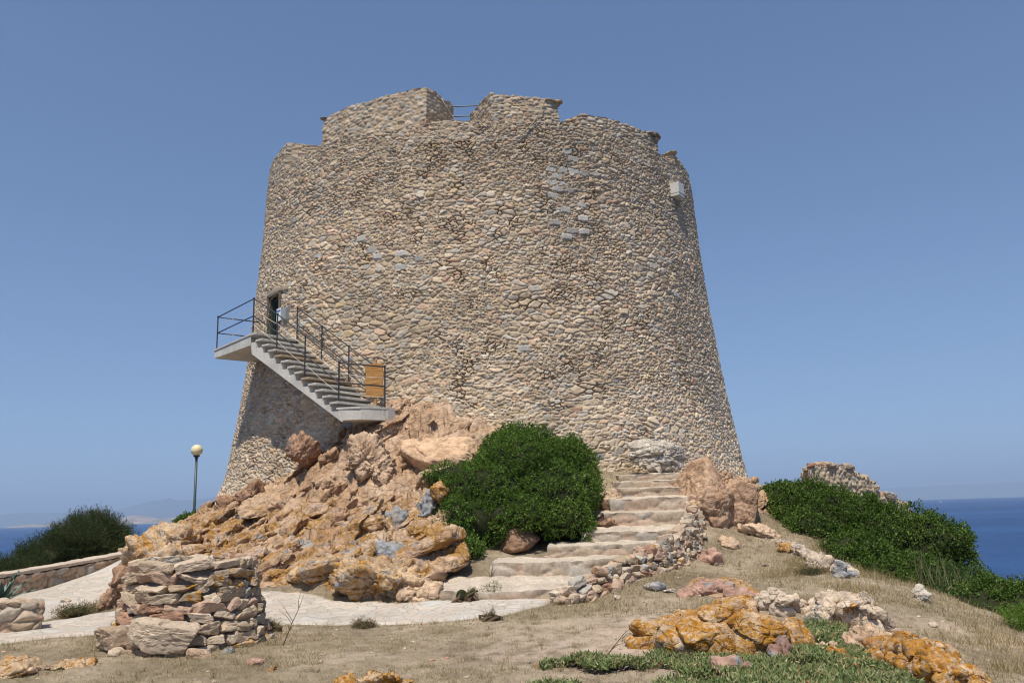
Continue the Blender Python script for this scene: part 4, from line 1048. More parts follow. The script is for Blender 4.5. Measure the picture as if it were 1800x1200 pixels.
B(1375, 1145, 36, 44, None, .3, M_rk_pink, 'small grey-brown stone at the right foot of the large lichened rock', rot=(0, 12, 0), seed=34, sub=4)
B(1530, 1110, 70, 44, None, .7, M_rk_peach, 'peach stone just below the pale block of rock', rot=(0, 24, 0), seed=39, sub=5)
B(1248, 975, 44, 34, None, .5, M_rk_pink, 'pink-grey stone in the dry grass right of the retaining wall', seed=43, sub=4)
B(1378, 964, 34, 18, None, .4, M_rk_lich2, 'flat orange-lichened stone near the foot of the right shrub', seed=44, sub=4)
B(1475, 1000, 26, 34, None, .3, M_rk_grey, 'grey pointed stone at the lower edge of the right shrub', seed=45, sub=4)
B(1440, 990, 60, 30, None, .6, M_rk_pale, 'pale jumbled stone beside the grey pointed stone', rot=(0, 20, 0), seed=46, sub=4)
B(1616, 1045, 34, 26, None, .3, M_rk_plaster, 'white weathered stone in the yellow grass below the right shrub', seed=47, sub=4)
B(1340, 935, 90, 22, None, .5, M_rk_peach, 'flat peach ledge in the grass right of the leaning slab', rot=(0, 16, 0), seed=48, sub=5)
B(1290, 955, 60, 14, None, .4, M_rk_peach, 'thin peach slab lying in the grass above the pink-grey stone', rot=(0, 18, 0), seed=49, sub=4)
B(1345, 900, 60, 60, 20.6, .6, M_rk_plaster, 'pale rock shoulder right of the leaning slab at the shrub edge', rot=(0, 30, 0), seed=50, sub=5, crack=.04)
B(1448, 1140, 50, 24, None, .3, M_rk_peach, 'small peach stone among the ice plants', rot=(0, 20, 0), seed=51, sub=4)
B(1500, 1158, 70, 34, None, .4, M_rk_lich2, 'orange wedge-shaped stone half buried in the ice plants', rot=(0, 22, 0), seed=52, sub=5)
B(1290, 1172, 80, 50, None, .5, M_rk_pink, 'dark red-brown stone below the large lichened rock in the ice plants', seed=53, sub=5, crack=.05)
B(655, 1195, 150, 46, None, .5, M_rk_lich2, 'orange and grey lichened rock cut by the bottom edge near the centre', seed=54, sub=6, crack=.05, noise=.2)
B(30, 1172, 110, 34, None, .6, M_rk_lich, 'flat orange-lichened slab at the lower left corner', rot=(0, -3, 0), seed=55, sub=5)
B(130, 1163, 90, 18, None, .5, M_rk_lich, 'thin lichened slab right of the corner slab at lower left', rot=(0, 0, 0), seed=56, sub=5)
B(1500, 1125, 60, 40, None, .4, M_rk_peach, 'peach stone with dark underside above the ice plants', rot=(0, 10, 0), seed=57, sub=5)
B(1680, 1040, 60, 14, None, .6, M_rk_pale, 'flat pale ledge in the yellow grass on the far right slope', rot=(0, 22, 0), seed=58, sub=4)
def outcrop(top, bottom, n, smin, smax, mat, depth, label, seed, xs=None):
    """one low outcrop of jointed blocks: pixel lines for its crest and its foot"""
    rg = np.random.RandomState(seed); VV, FF, off = [], [], 0; x0, x1 = max(top[0][0], bottom[0][0]), min(top[-1][0], bottom[-1][0])
    tx, ty = zip(*top); bx, by = zip(*bottom); cache = {}
    for k in range(n):
        u = (k + rg.rand()) / n if k < n * .5 else rg.rand()
        f = .12 + .75 * rg.rand(); size = smin + (smax - smin) * rg.rand() ** 1.6
        px = x0 + (x1 - x0) * u; pt, pb = np.interp(px, tx, ty), np.interp(px, bx, by); kk = int(px / 12)
        if kk not in cache: cache[kk] = G(px, min(pb, 1230)).y
        Yb = cache[kk]; Yk = Yb + .1 + depth * f; sp_ = Yk / F
        zt = CZ + ray(px, pt - 6 + (pb - pt) * (1 - f) * .34)[1] * Yk
        dims = (size * rg.uniform(1.1, 1.9), size * rg.uniform(.8, 1.2), size * rg.uniform(.5, .85)); tilt = math.degrees(math.atan2(np.interp(px + 20, tx, ty) - np.interp(px - 20, tx, ty), 40))
        v, fc = rock_shape(seed * 100 + k, dims, 5 if size > .2 else 4, 8, .02, .12, .028)
        v = v @ rotm(rg.uniform(-5, 22), tilt * .6 + rg.uniform(-16, 16), rg.uniform(-35, 35)).T
        c = np.array([ray(px, pt)[0] * Yk, Yk, zt - v[:, 2].max()]); VV.append(v + c); FF.append(fc + off); off += len(v)
        g = gz1(c[0], c[1])                                   # solid down to the ground
        if c[2] - dims[2] * .4 > g - .02:
            v2, fc = rock_shape(seed * 100 + k + 50, (dims[0] * 1.1, dims[1], (c[2] - g) * 1.7 + .1), 4, 7, .02, .12, .02); VV.append(v2 + np.array([c[0], c[1] + .04, (c[2] + g) / 2 - .04])); FF.append(fc + off); off += len(v2)
    V = np.concatenate(VV); o = big('rock_outcrop', V, np.concatenate(FF), mat); tag(o, label, 'rock'); return o
outcrop([(1136, 1112), (1150, 1088), (1190, 1074), (1238, 1070), (1256, 1046), (1302, 1044), (1322, 1066), (1370, 1076), (1402, 1106)], [(1135, 1140), (1200, 1158), (1300, 1168), (1400, 1158)], 44, .20, .55, M_rk_lich2, .8, 'large orange-lichened rock outcrop behind the ice plants, right of centre', 71)
outcrop([(1530, 1130), (1570, 1114), (1620, 1120), (1680, 1152), (1735, 1186), (1760, 1200)], [(1530, 1150), (1600, 1192), (1700, 1225), (1760, 1235)], 36, .16, .46, M_rk_lich2, .6, 'long orange-lichened outcrop sloping down at the lower right', 72)
outcrop([(1192, 1042), (1240, 1020), (1285, 1020), (1335, 1044)], [(1192, 1052), (1250, 1052), (1300, 1062), (1340, 1072)], 16, .16, .42, M_rk_pink, .6, 'long pinkish ledge of rock behind the large lichened outcrop', 73)
outcrop([(1342, 1048), (1360, 1038), (1395, 1042), (1420, 1062)], [(1342, 1080), (1380, 1090), (1420, 1092)], 10, .14, .34, M_rk_pale, .5, 'pale cracked outcrop left of the pale orange-topped one on the slope', 74)
outcrop([(1438, 1062), (1452, 1036), (1475, 1042), (1510, 1040), (1545, 1068), (1572, 1098)], [(1438, 1092), (1500, 1112), (1572, 1125)], 20, .14, .40, M_rk_lpale, .7, 'pale outcrop with an orange-topped crest on the right slope', 75)
outcrop([(1365, 950), (1400, 958), (1430, 975), (1470, 985), (1500, 1005)], [(1365, 966), (1430, 992), (1500, 1022)], 48, .12, .28, M_rk_pale, .6, 'broken line of pale rocks along the foot of the large right shrub', 76)
# fallen stones round the drum and in the grass
rg = np.random.RandomState(5)
ST = [(205, 1150, 44, 'pale'), (262, 1150, 30, 'pink'), (292, 1146, 40, 'plaster'), (350, 1154, 50, 'peach'), (425, 1135, 36, 'pale'), (446, 1166, 26, 'pink'), (402, 1146, 24, 'grey'),
      (478, 1178, 18, 'lich2'), (1085, 1052, 24, 'pale'), (1150, 1035, 50, 'grey'), (1110, 1018, 40, 'pink'), (1180, 1040, 30, 'plaster'), (560, 1090, 18, 'grey'), (665, 1100, 16, 'plaster'),
      (1345, 995, 16, 'pale'), (1400, 1000, 14, 'pale'), (1300, 1000, 12, 'peach'), (1420, 1115, 30, 'lich2'), (1560, 1120, 36, 'peach'), (1640, 1100, 22, 'pale'), (118, 1060, 26, 'pale'), (152, 1072, 20, 'plaster')]
MM = dict(pale=M_rk_pale, pink=M_rk_pink, plaster=M_rk_plaster, peach=M_rk_peach, grey=M_rk_grey, lich2=M_rk_lich2)
WORD = dict(pale='pale', pink='pinkish', plaster='whitish', peach='peach', grey='grey', lich2='orange-spotted')
WHERE = ['at the left foot of the stone drum, lowest in the grass', 'under the big slab of the stone drum', 'right below the leaning slab of the drum', 'lying in front of the stone drum, widest there', 'by the right foot of the stone drum',
 'in the grass right of the drum near the bottom edge', 'wedged at the lower right of the drum', 'far right of the drum near the bottom edge', 'where the retaining wall meets the dry grass', 'big and lichen-crusted below the retaining wall',
 'under the middle of the retaining wall', 'at the right foot of the retaining wall', 'on the grass edge of the path, left', 'on the grass edge of the path, centre', 'in the dry slope left of the right shrub', 'tiny in the dry slope beneath the shrub tip',
 'in the dry slope above the pinkish ledge', 'beside the grey cushion plant', 'above the long sloping lichened rock', 'on the bare patch at the right', 'at the corner of the white walkway', 'beside the dry tuft at the walkway corner']
for k, (px, py, w_, mt) in enumerate(ST):
    p = G(px, py); s = p.y / F * w_
    v, f = rock_shape(200 + k, (s, s * .8, s * rg.uniform(.4, .6)), 4, 10, .05, .12, .015)
    o = big('stone', v @ rotm(rg.uniform(-8, 8), rg.uniform(-12, 12), rg.uniform(0, 90)).T, f, MM[mt]); o.location = p + Vector((0, 0, s * .03))
    tag(o, '%s loose stone %s' % (WORD[mt], WHERE[k]), 'stone', 'loose stones lying on the ground')

# ------------------------------------------------------------------ vegetation
def leaves_mesh(C, D, L, Wd, colr, rng, fold=.25):
    """rhombic leaves at C along D"""
    n = len(C); D = D / (np.linalg.norm(D, axis=1)[:, None] + 1e-9)
    a = rng.normal(size=(n, 3)); S = np.cross(D, a); S /= np.linalg.norm(S, axis=1)[:, None] + 1e-9
    U = np.cross(S, D)
    L = L[:, None]; Wd = Wd[:, None]
    V = np.stack([C, C + D * L * .45 + S * Wd * .5 + U * L * .06, C + D * L + U * -L * .05, C + D * L * .45 - S * Wd * .5 + U * L * .06], 1).reshape(-1, 3)
    Fq = np.arange(4 * n).reshape(n, 4); c = np.repeat(colr, 4, 0)
    return V, Fq, c
def blob_surf(blobs, n, rng, seed, up_bias=.0, lump=.16, lf=1.6):
    B_ = np.array(blobs, float); ar = (B_[:, 3] * B_[:, 4] + B_[:, 3] * B_[:, 5] + B_[:, 4] * B_[:, 5]); k = rng.choice(len(B_), n, p=ar / ar.sum())
    d = rng.normal(size=(n, 3)); d /= np.linalg.norm(d, axis=1)[:, None]
    c = B_[k, :3]; r = B_[k, 3:6]
    p0 = c + d * r
    f = 1 + lump * fbm(p0 * lf, seed, 3) * 1.5
    p = c + d * r * f[:, None]; nrm = d / r; nrm /= np.linalg.norm(nrm, axis=1)[:, None]
    ok = np.ones(n, bool)
    for j in range(len(B_)):
        q = (p - B_[j, :3]) / B_[j, 3:6]; ok &= ~(((q * q).sum(1) < .80) & (k != j))
    return p[ok], nrm[ok]
GREEN = np.array([(.060, .105, .020), (.080, .140, .024), (.105, .175, .032), (.045, .080, .018), (.150, .215, .050)]) * 1.12
def bush(name, blobs, n, label, cat, P=GREEN, leaf=(.05, .024), per=9, seed=1, twig=.10, lump=.16, ground=True, group=None, core=.86, spread=.6, core_mat=None, openness=0.0):
    rng = np.random.RandomState(seed); b0 = blobs[0]
    o = empty(name, (b0[0], b0[1], b0[2] - b0[5]), label, cat, group)
    p, nr = blob_surf(blobs, n, rng, seed, lump=lump)
    if ground:
        g = gz0(p[:, 0], p[:, 1]); m = p[:, 2] > g + .02; p = p[m]; nr = nr[m]
    # clumps: drop sprigs in gaps, push others out
    cl = vn(p * 3.2, seed + 5); m = cl > .24 + openness; p = p[m]; nr = nr[m]; cl = cl[m]
    cl2 = vn(p * 6.5, seed + 6); p = p + nr * ((cl - .58) * .36 + (cl2 - .5) * .16)[:, None] - nr * (rng.rand(len(p)) ** 2 * .12)[:, None]
    tone = vn(p * 1.1, seed + 8) * .6 + vn(p * 4.0, seed + 9) * .4; n_ = len(p)
    sd = nr * .8 + np.array([0, 0, .45]) + rng.normal(size=(n_, 3)) * .35; sd /= np.linalg.norm(sd, axis=1)[:, None]
    tl = rng.uniform(.5, 1.3, n_) * twig
    I = np.repeat(np.arange(n_), per); t = rng.rand(len(I))
    C = p[I] + sd[I] * (tl[I] * t)[:, None] + rng.normal(size=(len(I), 3)) * .012
    D = sd[I] * (.25 + .6 * t[:, None]) + rng.normal(size=(len(I), 3)) * spread
    L = leaf[0] * rng.uniform(.65, 1.25, len(I)); Wd = leaf[1] * rng.uniform(.7, 1.25, len(I))
    ci = np.clip((tone[I] * 1.3 - .15 + rng.normal(size=len(I)) * .22) * len(P), 0, len(P) - 1).astype(int)
    c = P[ci] * rng.uniform(.7, 1.35, (len(I), 1)); br = (rng.rand(len(I)) < .025)[:, None]; c = np.where(br, np.array([[.17, .115, .05]]), c)
    V, Fq, c = leaves_mesh(C, D, L, Wd, c, rng)
    big('foliage', V, Fq, M_leaf, o, col=c, smooth=False)
    # branches, and added dark cores that paint the inner shade and block see-through
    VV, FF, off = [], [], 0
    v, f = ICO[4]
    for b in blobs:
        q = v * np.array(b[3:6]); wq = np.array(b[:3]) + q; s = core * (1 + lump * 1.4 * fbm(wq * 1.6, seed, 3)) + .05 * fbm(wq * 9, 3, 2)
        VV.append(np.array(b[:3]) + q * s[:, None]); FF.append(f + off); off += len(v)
    big('shade_core', np.concatenate(VV), np.concatenate(FF), core_mat or M_core, o)
    mb = MB(); rr_ = random.Random(seed)
    for k in range(10):
        b = blobs[rr_.randrange(len(blobs))]; base = Vector((b0[0] + rr_.uniform(-.2, .2), b0[1] + rr_.uniform(-.1, .1), gz1(b0[0], b0[1]) - .05 if ground else b0[2] - b0[5]))
        tip = Vector((b[0] + rr_.uniform(-.7, .7) * b[3], b[1] + rr_.uniform(-.7, .3) * b[4], b[2] + rr_.uniform(-.1, .8) * b[5])); mid = base.lerp(tip, .5) + Vector((rr_.uniform(-.1, .1), rr_.uniform(-.1, .1), .05))
        mb.tube([base, mid, tip], [.035, .022, .008], 6)
    mb.build('branches', M_twig, o, True)
    return o
def blobs_px(L):
    """(px, py, rx px, rz px, Y, ry metres)"""
    r = []
    for (px, py, rx, rz, Yk, ry) in L:
        c = at(px, py, Yk); s = Yk / F; r.append((c[0], c[1], c[2], rx * s, ry, rz * s))
    return r
bush('mastic_bush', blobs_px([(925, 842, 102, 74, 18.2, 1.1), (976, 874, 74, 68, 17.6, 1.0), (860, 880, 88, 66, 17.6, 1.0), (915, 800, 62, 46, 18.9, .9), (808, 838, 52, 22, 18.2, .6), (825, 925, 62, 55, 17.0, .8),
      (990, 915, 50, 38, 17.2, .8), (1020, 856, 28, 38, 18.2, .7), (808, 970, 42, 34, 16.1, .6), (905, 905, 70, 36, 17.1, .9), (1000, 810, 42, 36, 18.6, .7)]),
     26000, 'large dense dark green mastic bush left of the stone steps below the tower', 'bush', seed=4, leaf=(.052, .026), per=8, lump=.13)
bush('mastic_bush', blobs_px([(1400, 900, 62, 50, 20.5, 1.2), (1460, 930, 92, 64, 19.5, 1.3), (1545, 962, 96, 64, 18.8, 1.3), (1632, 966, 56, 54, 18.0, 1.0), (1365, 872, 34, 22, 21.5, .8), (1500, 985, 70, 40, 17.4, .9), (1600, 1010, 60, 34, 17, .8),
      (1500, 915, 60, 28, 21, 1.0), (1590, 940, 46, 22, 20, .9), (1425, 940, 46, 34, 18.8, .8), (1485, 985, 56, 36, 17.2, .8), (1545, 1015, 50, 30, 16.3, .7)]),
     26000, 'large dense green shrub on the right slope in front of the ruined wall', 'bush', P=GREEN * .82, seed=9, leaf=(.06, .03), per=8, lump=.17, twig=.13)
bush('low_shrub', blobs_px([(1640, 1035, 60, 30, 16.4, .8), (1700, 1045, 60, 34, 16, .8), (1660, 1060, 40, 18, 15, .6)]), 5000, 'looser olive-green shrub under the right end of the large shrub', 'bush', seed=13, leaf=(.055, .022), openness=.12, lump=.3, twig=.16,
     P=np.array([(.06, .11, .03), (.08, .13, .04), (.04, .08, .02), (.10, .14, .05)]))
bush('dark_shrub', blobs_px([(1740, 1075, 62, 38, 14.5, .9), (1790, 1080, 60, 40, 14.2, .9), (1830, 1095, 60, 50, 14, .9)]), 7000, 'dark leafy shrub near the right edge above the pale green one', 'bush', seed=15, leaf=(.05, .028), openness=.05, lump=.25, twig=.15,
     P=GREEN * .85)
bush('pale_shrub', blobs_px([(1800, 1140, 48, 48, 12.6, .7), (1850, 1160, 60, 60, 12.4, .8)]), 4500, 'bright yellow-green feathery shrub at the lower right edge', 'bush', seed=16, leaf=(.06, .010), per=12, lump=.3, twig=.2, openness=.05,
     P=np.array([(.10, .17, .025), (.13, .21, .035), (.08, .14, .02)]))
bush('wind_shrub', blobs_px([(152, 957, 50, 40, 21, 1.0), (100, 982, 48, 28, 20.4, .9), (50, 1000, 44, 16, 19.6, .8), (180, 942, 24, 28, 21.4, .7), (5, 1014, 30, 8, 19, .6)]), 15000, 'windswept olive-green shrub behind the low coped wall at the left', 'bush', seed=18,
     leaf=(.075, .010), per=9, lump=.22, twig=.26, spread=.3, P=np.array([(.045, .065, .028), (.058, .082, .034), (.035, .05, .022), (.075, .095, .04), (.10, .10, .06)]), ground=False)
bush('small_bush', blobs_px([(335, 917, 20, 11, 27, .5), (352, 914, 16, 9, 27, .5)]), 1500, 'small dark green bush at the foot of the lamp post', 'bush', seed=19, leaf=(.06, .03), ground=False)
# grey cushion plant and dry tufts
bush('cushion_plant', blobs_px([(1438, 1094, 26, 10, 11.4, .25)]), 900, 'silver-grey cushion plant above the ice plants', 'plant', seed=20, leaf=(.03, .006), per=8, twig=.05, P=np.array([(.30, .31, .27), (.24, .25, .22)]), ground=False)
bush('dry_tuft', blobs_px([(136, 1076, 26, 10, 14.1, .3)]), 700, 'brownish green tuft at the near corner of the white walkway', 'plant', seed=21, leaf=(.05, .006), per=8, twig=.06, P=np.array([(.13, .12, .05), (.2, .14, .08)]), ground=False)
for k, (px, py, lab) in enumerate([(812, 1045, 'left'), (832, 1046, 'middle'), (866, 1048, 'right')]):
    p = Vector(at(px, py, 13.75))
    bush('wall_plant', [(p.x, p.y, p.z - .02, .11, .10, .13)], 330, '%s one of the small green-brown plants growing from the lowest step riser' % lab, 'plant', seed=22 + k, leaf=(.03, .006), per=8, twig=.05, P=np.array([(.10, .13, .04), (.15, .13, .06)]), ground=False, group='plants in the lowest riser')

for (px, py, rx, lab) in [(640, 1103, 20, 'brown dry tuft on the near edge of the path, left of its middle'), (868, 1090, 18, 'greenish dry tuft on the near edge of the path where it narrows'), (985, 1048, 22, 'dark green-brown tuft at the right end of the lowest step'), (470, 1108, 16, 'small dry tuft between the stone drum and the path'),
                         (1375, 1118, 22, 'brown dry tuft right of the large lichened outcrop'), (1425, 1010, 26, 'grey-brown brushy tuft on the slope below the right shrub')]:
    p = G(px, min(py, 1200)); s_ = p.y / F
    bush('dry_tuft', [(p.x, p.y + .05, p.z + .01, rx * s_, .14, rx * s_ * .45)], 380, lab, 'plant', seed=px, leaf=(.055, .005), per=9, twig=.07, P=np.array([(.13, .115, .05), (.20, .15, .085), (.16, .11, .06), (.27, .22, .13)]), ground=False, group='dry tufts in the grass')
def blades(x, y, z, h, w, lean, rng, P, curve=True):
    n = len(x); a = rng.uniform(0, 2 * math.pi, n); b = rng.uniform(0, 2 * math.pi, n)
    base = np.stack([x, y, z], 1); s = np.stack([np.cos(a), np.sin(a), a * 0], 1) * (w / 2)[:, None]
    l = np.stack([np.cos(b), np.sin(b), b * 0], 1) * (h * lean)[:, None]
    tip = base + l + np.stack([a * 0, a * 0, h * np.sqrt(np.clip(1 - lean ** 2 * .8, .05, 1))], 1)
    V = np.stack([base - s, base + s, tip], 1).reshape(-1, 3); Fq = np.arange(3 * n).reshape(n, 3)
    c = P[rng.randint(len(P), size=n)] * rng.uniform(.75, 1.25, (n, 1)); return V, Fq, np.repeat(c, 3, 0)
STRAW = np.array([(.38, .30, .18), (.46, .37, .23), (.31, .24, .14), (.25, .205, .12), (.42, .35, .24), (.22, .17, .10)])
rng = np.random.RandomState(77)
def scatter(n, xr, yr, dens_fn):
    x = rng.uniform(*xr, n); y = rng.uniform(*yr, n); k = rng.rand(n) < dens_fn(x, y); x = x[k]; y = y[k]
    s = np.maximum(sdf(x, y, PATH), sdf(x, y, WALK)); rmk = rockmask(x, y)
    st = pdist(x, y, [(-.9, 13.9), (1.6, 15.6), (2.8, 17.4), (2.9, 20.2)], False)
    rwd = pdist(x, y, rwp, False)
    inside = inpoly(x, y, rwp + [(2.4, 19, 0), (-2.0, 14.6, 0)])
    k = (s < -.02) & (rmk < .35) & ~inside & (np.hypot(x - TX, y - TY) > 8.3)
    return x[k], y[k]
def patchy(x, y): return np.clip(vn(np.stack([x * 1.1, y * 1.1, x * 0], 1), 90) * 1.7 - .3, .10, 1) * (1 - .8 * np.clip(sstep(2.4, .8, np.hypot((x - 2.0) / 1.6, y - 10.2)), 0, 1))
x, y = scatter(330000, (-7.5, 9.0), (7.5, 15.5), patchy)
parts = [blades(x, y, gz(x, y) - .005, rng.uniform(.015, .052, len(x)) * (.6 + .8 * vn(np.stack([x * 2, y * 2, x * 0], 1), 91)), rng.uniform(.003, .007, len(x)), rng.uniform(.4, .95, len(x)), rng, STRAW)]
x, y = scatter(100000, (0, 10.5), (12, 22), lambda x, y: .15 + .65 * sstep(.4, .6, vn(np.stack([x * .9, y * .9, x * 0], 1), 94)))
parts.append(blades(x, y, gz(x, y) - .01, rng.uniform(.04, .12, len(x)), rng.uniform(.005, .010, len(x)), rng.uniform(.3, .9, len(x)), rng, STRAW))
x, y = scatter(38000, (4.2, 9.5), (9.0, 18), lambda x, y: sstep(.52, .68, vn(np.stack([x * 1.3, y * 1.3, x * 0], 1), 96)))
parts.append(blades(x, y, gz(x, y) - .01, rng.uniform(.08, .24, len(x)), rng.uniform(.005, .009, len(x)), rng.uniform(.2, .8, len(x)), rng, STRAW * np.array([1.05, 1.0, .9])))
# fringe along the path edge and drum foot
x, y = scatter(60000, (-7.5, 2), (9.5, 15), lambda x, y: sstep(.30, .05, pdist(x, y, PATH)) * .6 + sstep(1.5, 1.05, np.hypot(x - cx, y - cy)) * .8)
parts.append(blades(x, y, gz(x, y) - .01, rng.uniform(.04, .12, len(x)), rng.uniform(.004, .008, len(x)), rng.uniform(.3, .9, len(x)), rng, STRAW * .85))
tx, ty = scatter(2600, (-7.5, 9.5), (8, 18), lambda x, y: .35 + .65 * sstep(.45, .6, vn(np.stack([x * .8, y * .8, x * 0], 1), 97)))
I = np.repeat(np.arange(len(tx)), 26); hs = rng.uniform(.04, .13, len(tx))[I]; x = tx[I] + rng.normal(size=len(I)) * .03; y = ty[I] + rng.normal(size=len(I)) * .03
parts.append(blades(x, y, gz(x, y) - .01, hs * rng.uniform(.5, 1.2, len(I)), rng.uniform(.003, .006, len(I)), rng.uniform(.2, .95, len(I)), rng, STRAW * np.array([.85, .85, .8])))
V = np.concatenate([p[0] for p in parts]); off = 0; FF = []
for p in parts: FF.append(p[1] + off); off += len(p[0])
tag(big('dry_grass', V, np.concatenate(FF), M_blade, col=np.concatenate([p[2] for p in parts]), smooth=False), 'short straw-coloured dry grass over the ground around the path', 'grass', kind='stuff')
gxx, gyy = scatter(5200, (-7.5, 9.5), (8, 19), lambda x, y: .25 + .75 * sstep(.5, .62, vn(np.stack([x * 1.2, y * 1.2, x * 0], 1), 98)))
v0, f0 = ICO[2]; n_ = len(gxx); rr3 = (.006 + .028 * rng.rand(n_) ** 4)[:, None, None] * rng.uniform(.6, 1.3, (n_, 1, 3)) * np.array([1, 1, .6])
gv = v0[None] * rr3 * (1 + .35 * (rng.rand(n_, len(v0), 1) - .5)) + np.stack([gxx, gyy, gz(gxx, gyy) + .003], 1)[:, None, :]
gc = np.repeat(PAL_W[rng.randint(7, size=n_)] * rng.uniform(.75, 1.2, (n_, 1)), len(v0), 0)
tag(big('gravel', gv.reshape(-1, 3), (f0[None] + (np.arange(n_) * len(v0))[:, None, None]).reshape(-1, 3), M_wall, col=gc, smooth=False), 'small stones and grit strewn over the dry ground', 'gravel', kind='stuff')
# taller stalks by the right shrubs
x = rng.uniform(7.4, 8.4, 260); y = 21.5 - (x - 5) * 2.2 + rng.normal(size=260) * .5; k = y > 9; x, y = x[k], y[k]
V, Fq, c = blades(x, y, gz(x, y), rng.uniform(.3, .85, len(x)), rng.uniform(.007, .012, len(x)), rng.uniform(.05, .45, len(x)), rng, np.array([(.22, .21, .11), (.13, .16, .06), (.30, .26, .15)]))
tag(big('tall_grass', V, Fq, M_blade, col=c, smooth=False), 'tall thin grass stalks along the lower edge of the right-hand shrubs', 'grass', kind='stuff')

# ice plants: finger leaves in tufts
def iceplants():
    rg = np.random.RandomState(31); n = 26000
    PX = [G0(*p) for p in [(925, 1215), (960, 1168), (1050, 1158), (1130, 1165), (1165, 1140), (1230, 1160), (1330, 1165), (1390, 1150), (1400, 1100), (1480, 1105), (1540, 1150), (1600, 1200), (1620, 1240), (900, 1240)]]
    P2 = [p[:2] for p in PX]
    x = rg.uniform(min(p[0] for p in P2), max(p[0] for p in P2), n); y = rg.uniform(min(p[1] for p in P2), max(p[1] for p in P2), n)
    s = sdf(x, y, P2) + .12 * fbm(np.stack([x * 4, y * 4, x * 0], 1), 3, 3)
    k = (s > 0) & (vn(np.stack([x * 2.2, y * 2.2, x * 0], 1), 5) > .44); x, y, s = x[k][:5200], y[k][:5200], s[k][:5200]
    z = gz(x, y); per = 7; I = np.repeat(np.arange(len(x)), per); m = len(I)
    hump = .0 + .08 * vn(np.stack([x * 3, y * 3, x * 0], 1), 8) * sstep(0, .2, s)
    C = np.stack([x[I] + rg.normal(size=m) * .025, y[I] + rg.normal(size=m) * .025, z[I] + hump[I] + rg.uniform(-.02, .02, m)], 1)
    D = rg.normal(size=(m, 3)) * .5; D[:, 2] = np.abs(D[:, 2]) * .5 + .55; D /= np.linalg.norm(D, axis=1)[:, None]
    L = rg.uniform(.055, .105, m); w = rg.uniform(.006, .011, m)
    S = np.cross(D, rg.normal(size=(m, 3))); S /= np.linalg.norm(S, axis=1)[:, None]; U = np.cross(S, D)
    bend = rg.normal(size=(m, 3)) * .012
    ring = lambda P0, r: [P0 + S * r[:, None], P0 + (-.5 * S + .87 * U) * r[:, None], P0 + (-.5 * S - .87 * U) * r[:, None]]
    V = ring(C, w * .7) + ring(C + D * (L * .5)[:, None] + bend, w * 1.15) + [C + D * L[:, None]]
    V = np.stack(V, 1).reshape(-1, 3); o = np.arange(m)[:, None] * 7
    q = np.concatenate([o + np.array([[a, b, b + 3, a + 3]]) for a, b in ((0, 1), (1, 2), (2, 0))]); t = np.concatenate([o + np.array([[a, b, 6]]) for a, b in ((3, 4), (4, 5), (5, 3))])
    P = np.array([(.13, .18, .06), (.17, .22, .08), (.20, .24, .10), (.27, .26, .12), (.38, .33, .17), (.30, .14, .07), (.09, .12, .045)]); wts = [.22, .24, .2, .14, .10, .04, .06]
    tuft = rg.choice(len(P), len(x), p=wts); ci = np.where(rg.rand(m) < .6, tuft[I], rg.choice(len(P), m, p=wts)); c = P[ci] * rg.uniform(.8, 1.25, (m, 1))
    # dead grey leaf litter beneath
    c7 = np.repeat(c, 7, 0)
    xs, ys = x, y
    j = rg.randint(len(x), size=9000); C2 = np.stack([x[j] + rg.normal(size=9000) * .06, y[j] + rg.normal(size=9000) * .06, z[j] + rg.uniform(.0, .06, 9000)], 1); D2 = rg.normal(size=(9000, 3)); D2[:, 2] *= .4
    Pg = np.array([(.34, .33, .32), (.18, .15, .13), (.10, .08, .07), (.24, .15, .10)])
    V2, F2, c2 = leaves_mesh(C2, D2, rg.uniform(.03, .07, 9000), rg.uniform(.008, .014, 9000), Pg[rg.randint(4, size=9000)], rg)
    return np.concatenate([V, V2]), [np.concatenate([q, F2 + len(V)]), t], np.concatenate([c7, c2])
V, Fs, c = iceplants()
tag(big('ice_plants', V, Fs, mat_leaf('succulent', .35, .12), col=c, smooth=False), 'mat of green and reddish ice plants with finger leaves along the bottom right foreground', 'ground cover', kind='stuff')

# dead stalks
def stalk(px, py, tips, label, seed):
    b = G(px, py); rr_ = random.Random(seed); mb = MB()
    s = b.y / F
    for (dx, dy, st) in tips:
        a0 = b + Vector((0, 0, 0)) if st == 0 else b + Vector((tips[0][0] * s, 0, tips[0][1] * s)) * st
        e = b + Vector((dx * s, rr_.uniform(-.05, .05), dy * s)); m1 = a0.lerp(e, .35) + Vector((rr_.uniform(-.015, .015), 0, .02)); m2 = a0.lerp(e, .7) + Vector((rr_.uniform(-.02, .02), 0, .0))
        mb.tube([a0 - Vector((0, 0, .02 if st == 0 else 0)), m1, m2, e], [.007, .005, .004, .002] if st == 0 else [.004, .003, .002, .001], 5)
    tag(mb.build('dead_stalk', M_twig, None, True), label, 'plant')
stalk(497, 1133, [(36, 83, 0), (-8, 60, .4), (-4, 40, .3), (22, 34, .25), (28, 88, .7), (-12, 74, .45)], 'bare dark branching stalk in the dry grass right of the stone drum', 1)
stalk(1060, 1158, [(55, 52, 0), (38, 28, .3), (62, 44, .6)], 'thin bare dark stalk leaning right above the ice plants', 2)
stalk(862, 1020, [(6, 30, 0), (-10, 26, .1), (14, 24, .2)], 'small wispy plant on the edge of the lowest step', 3)

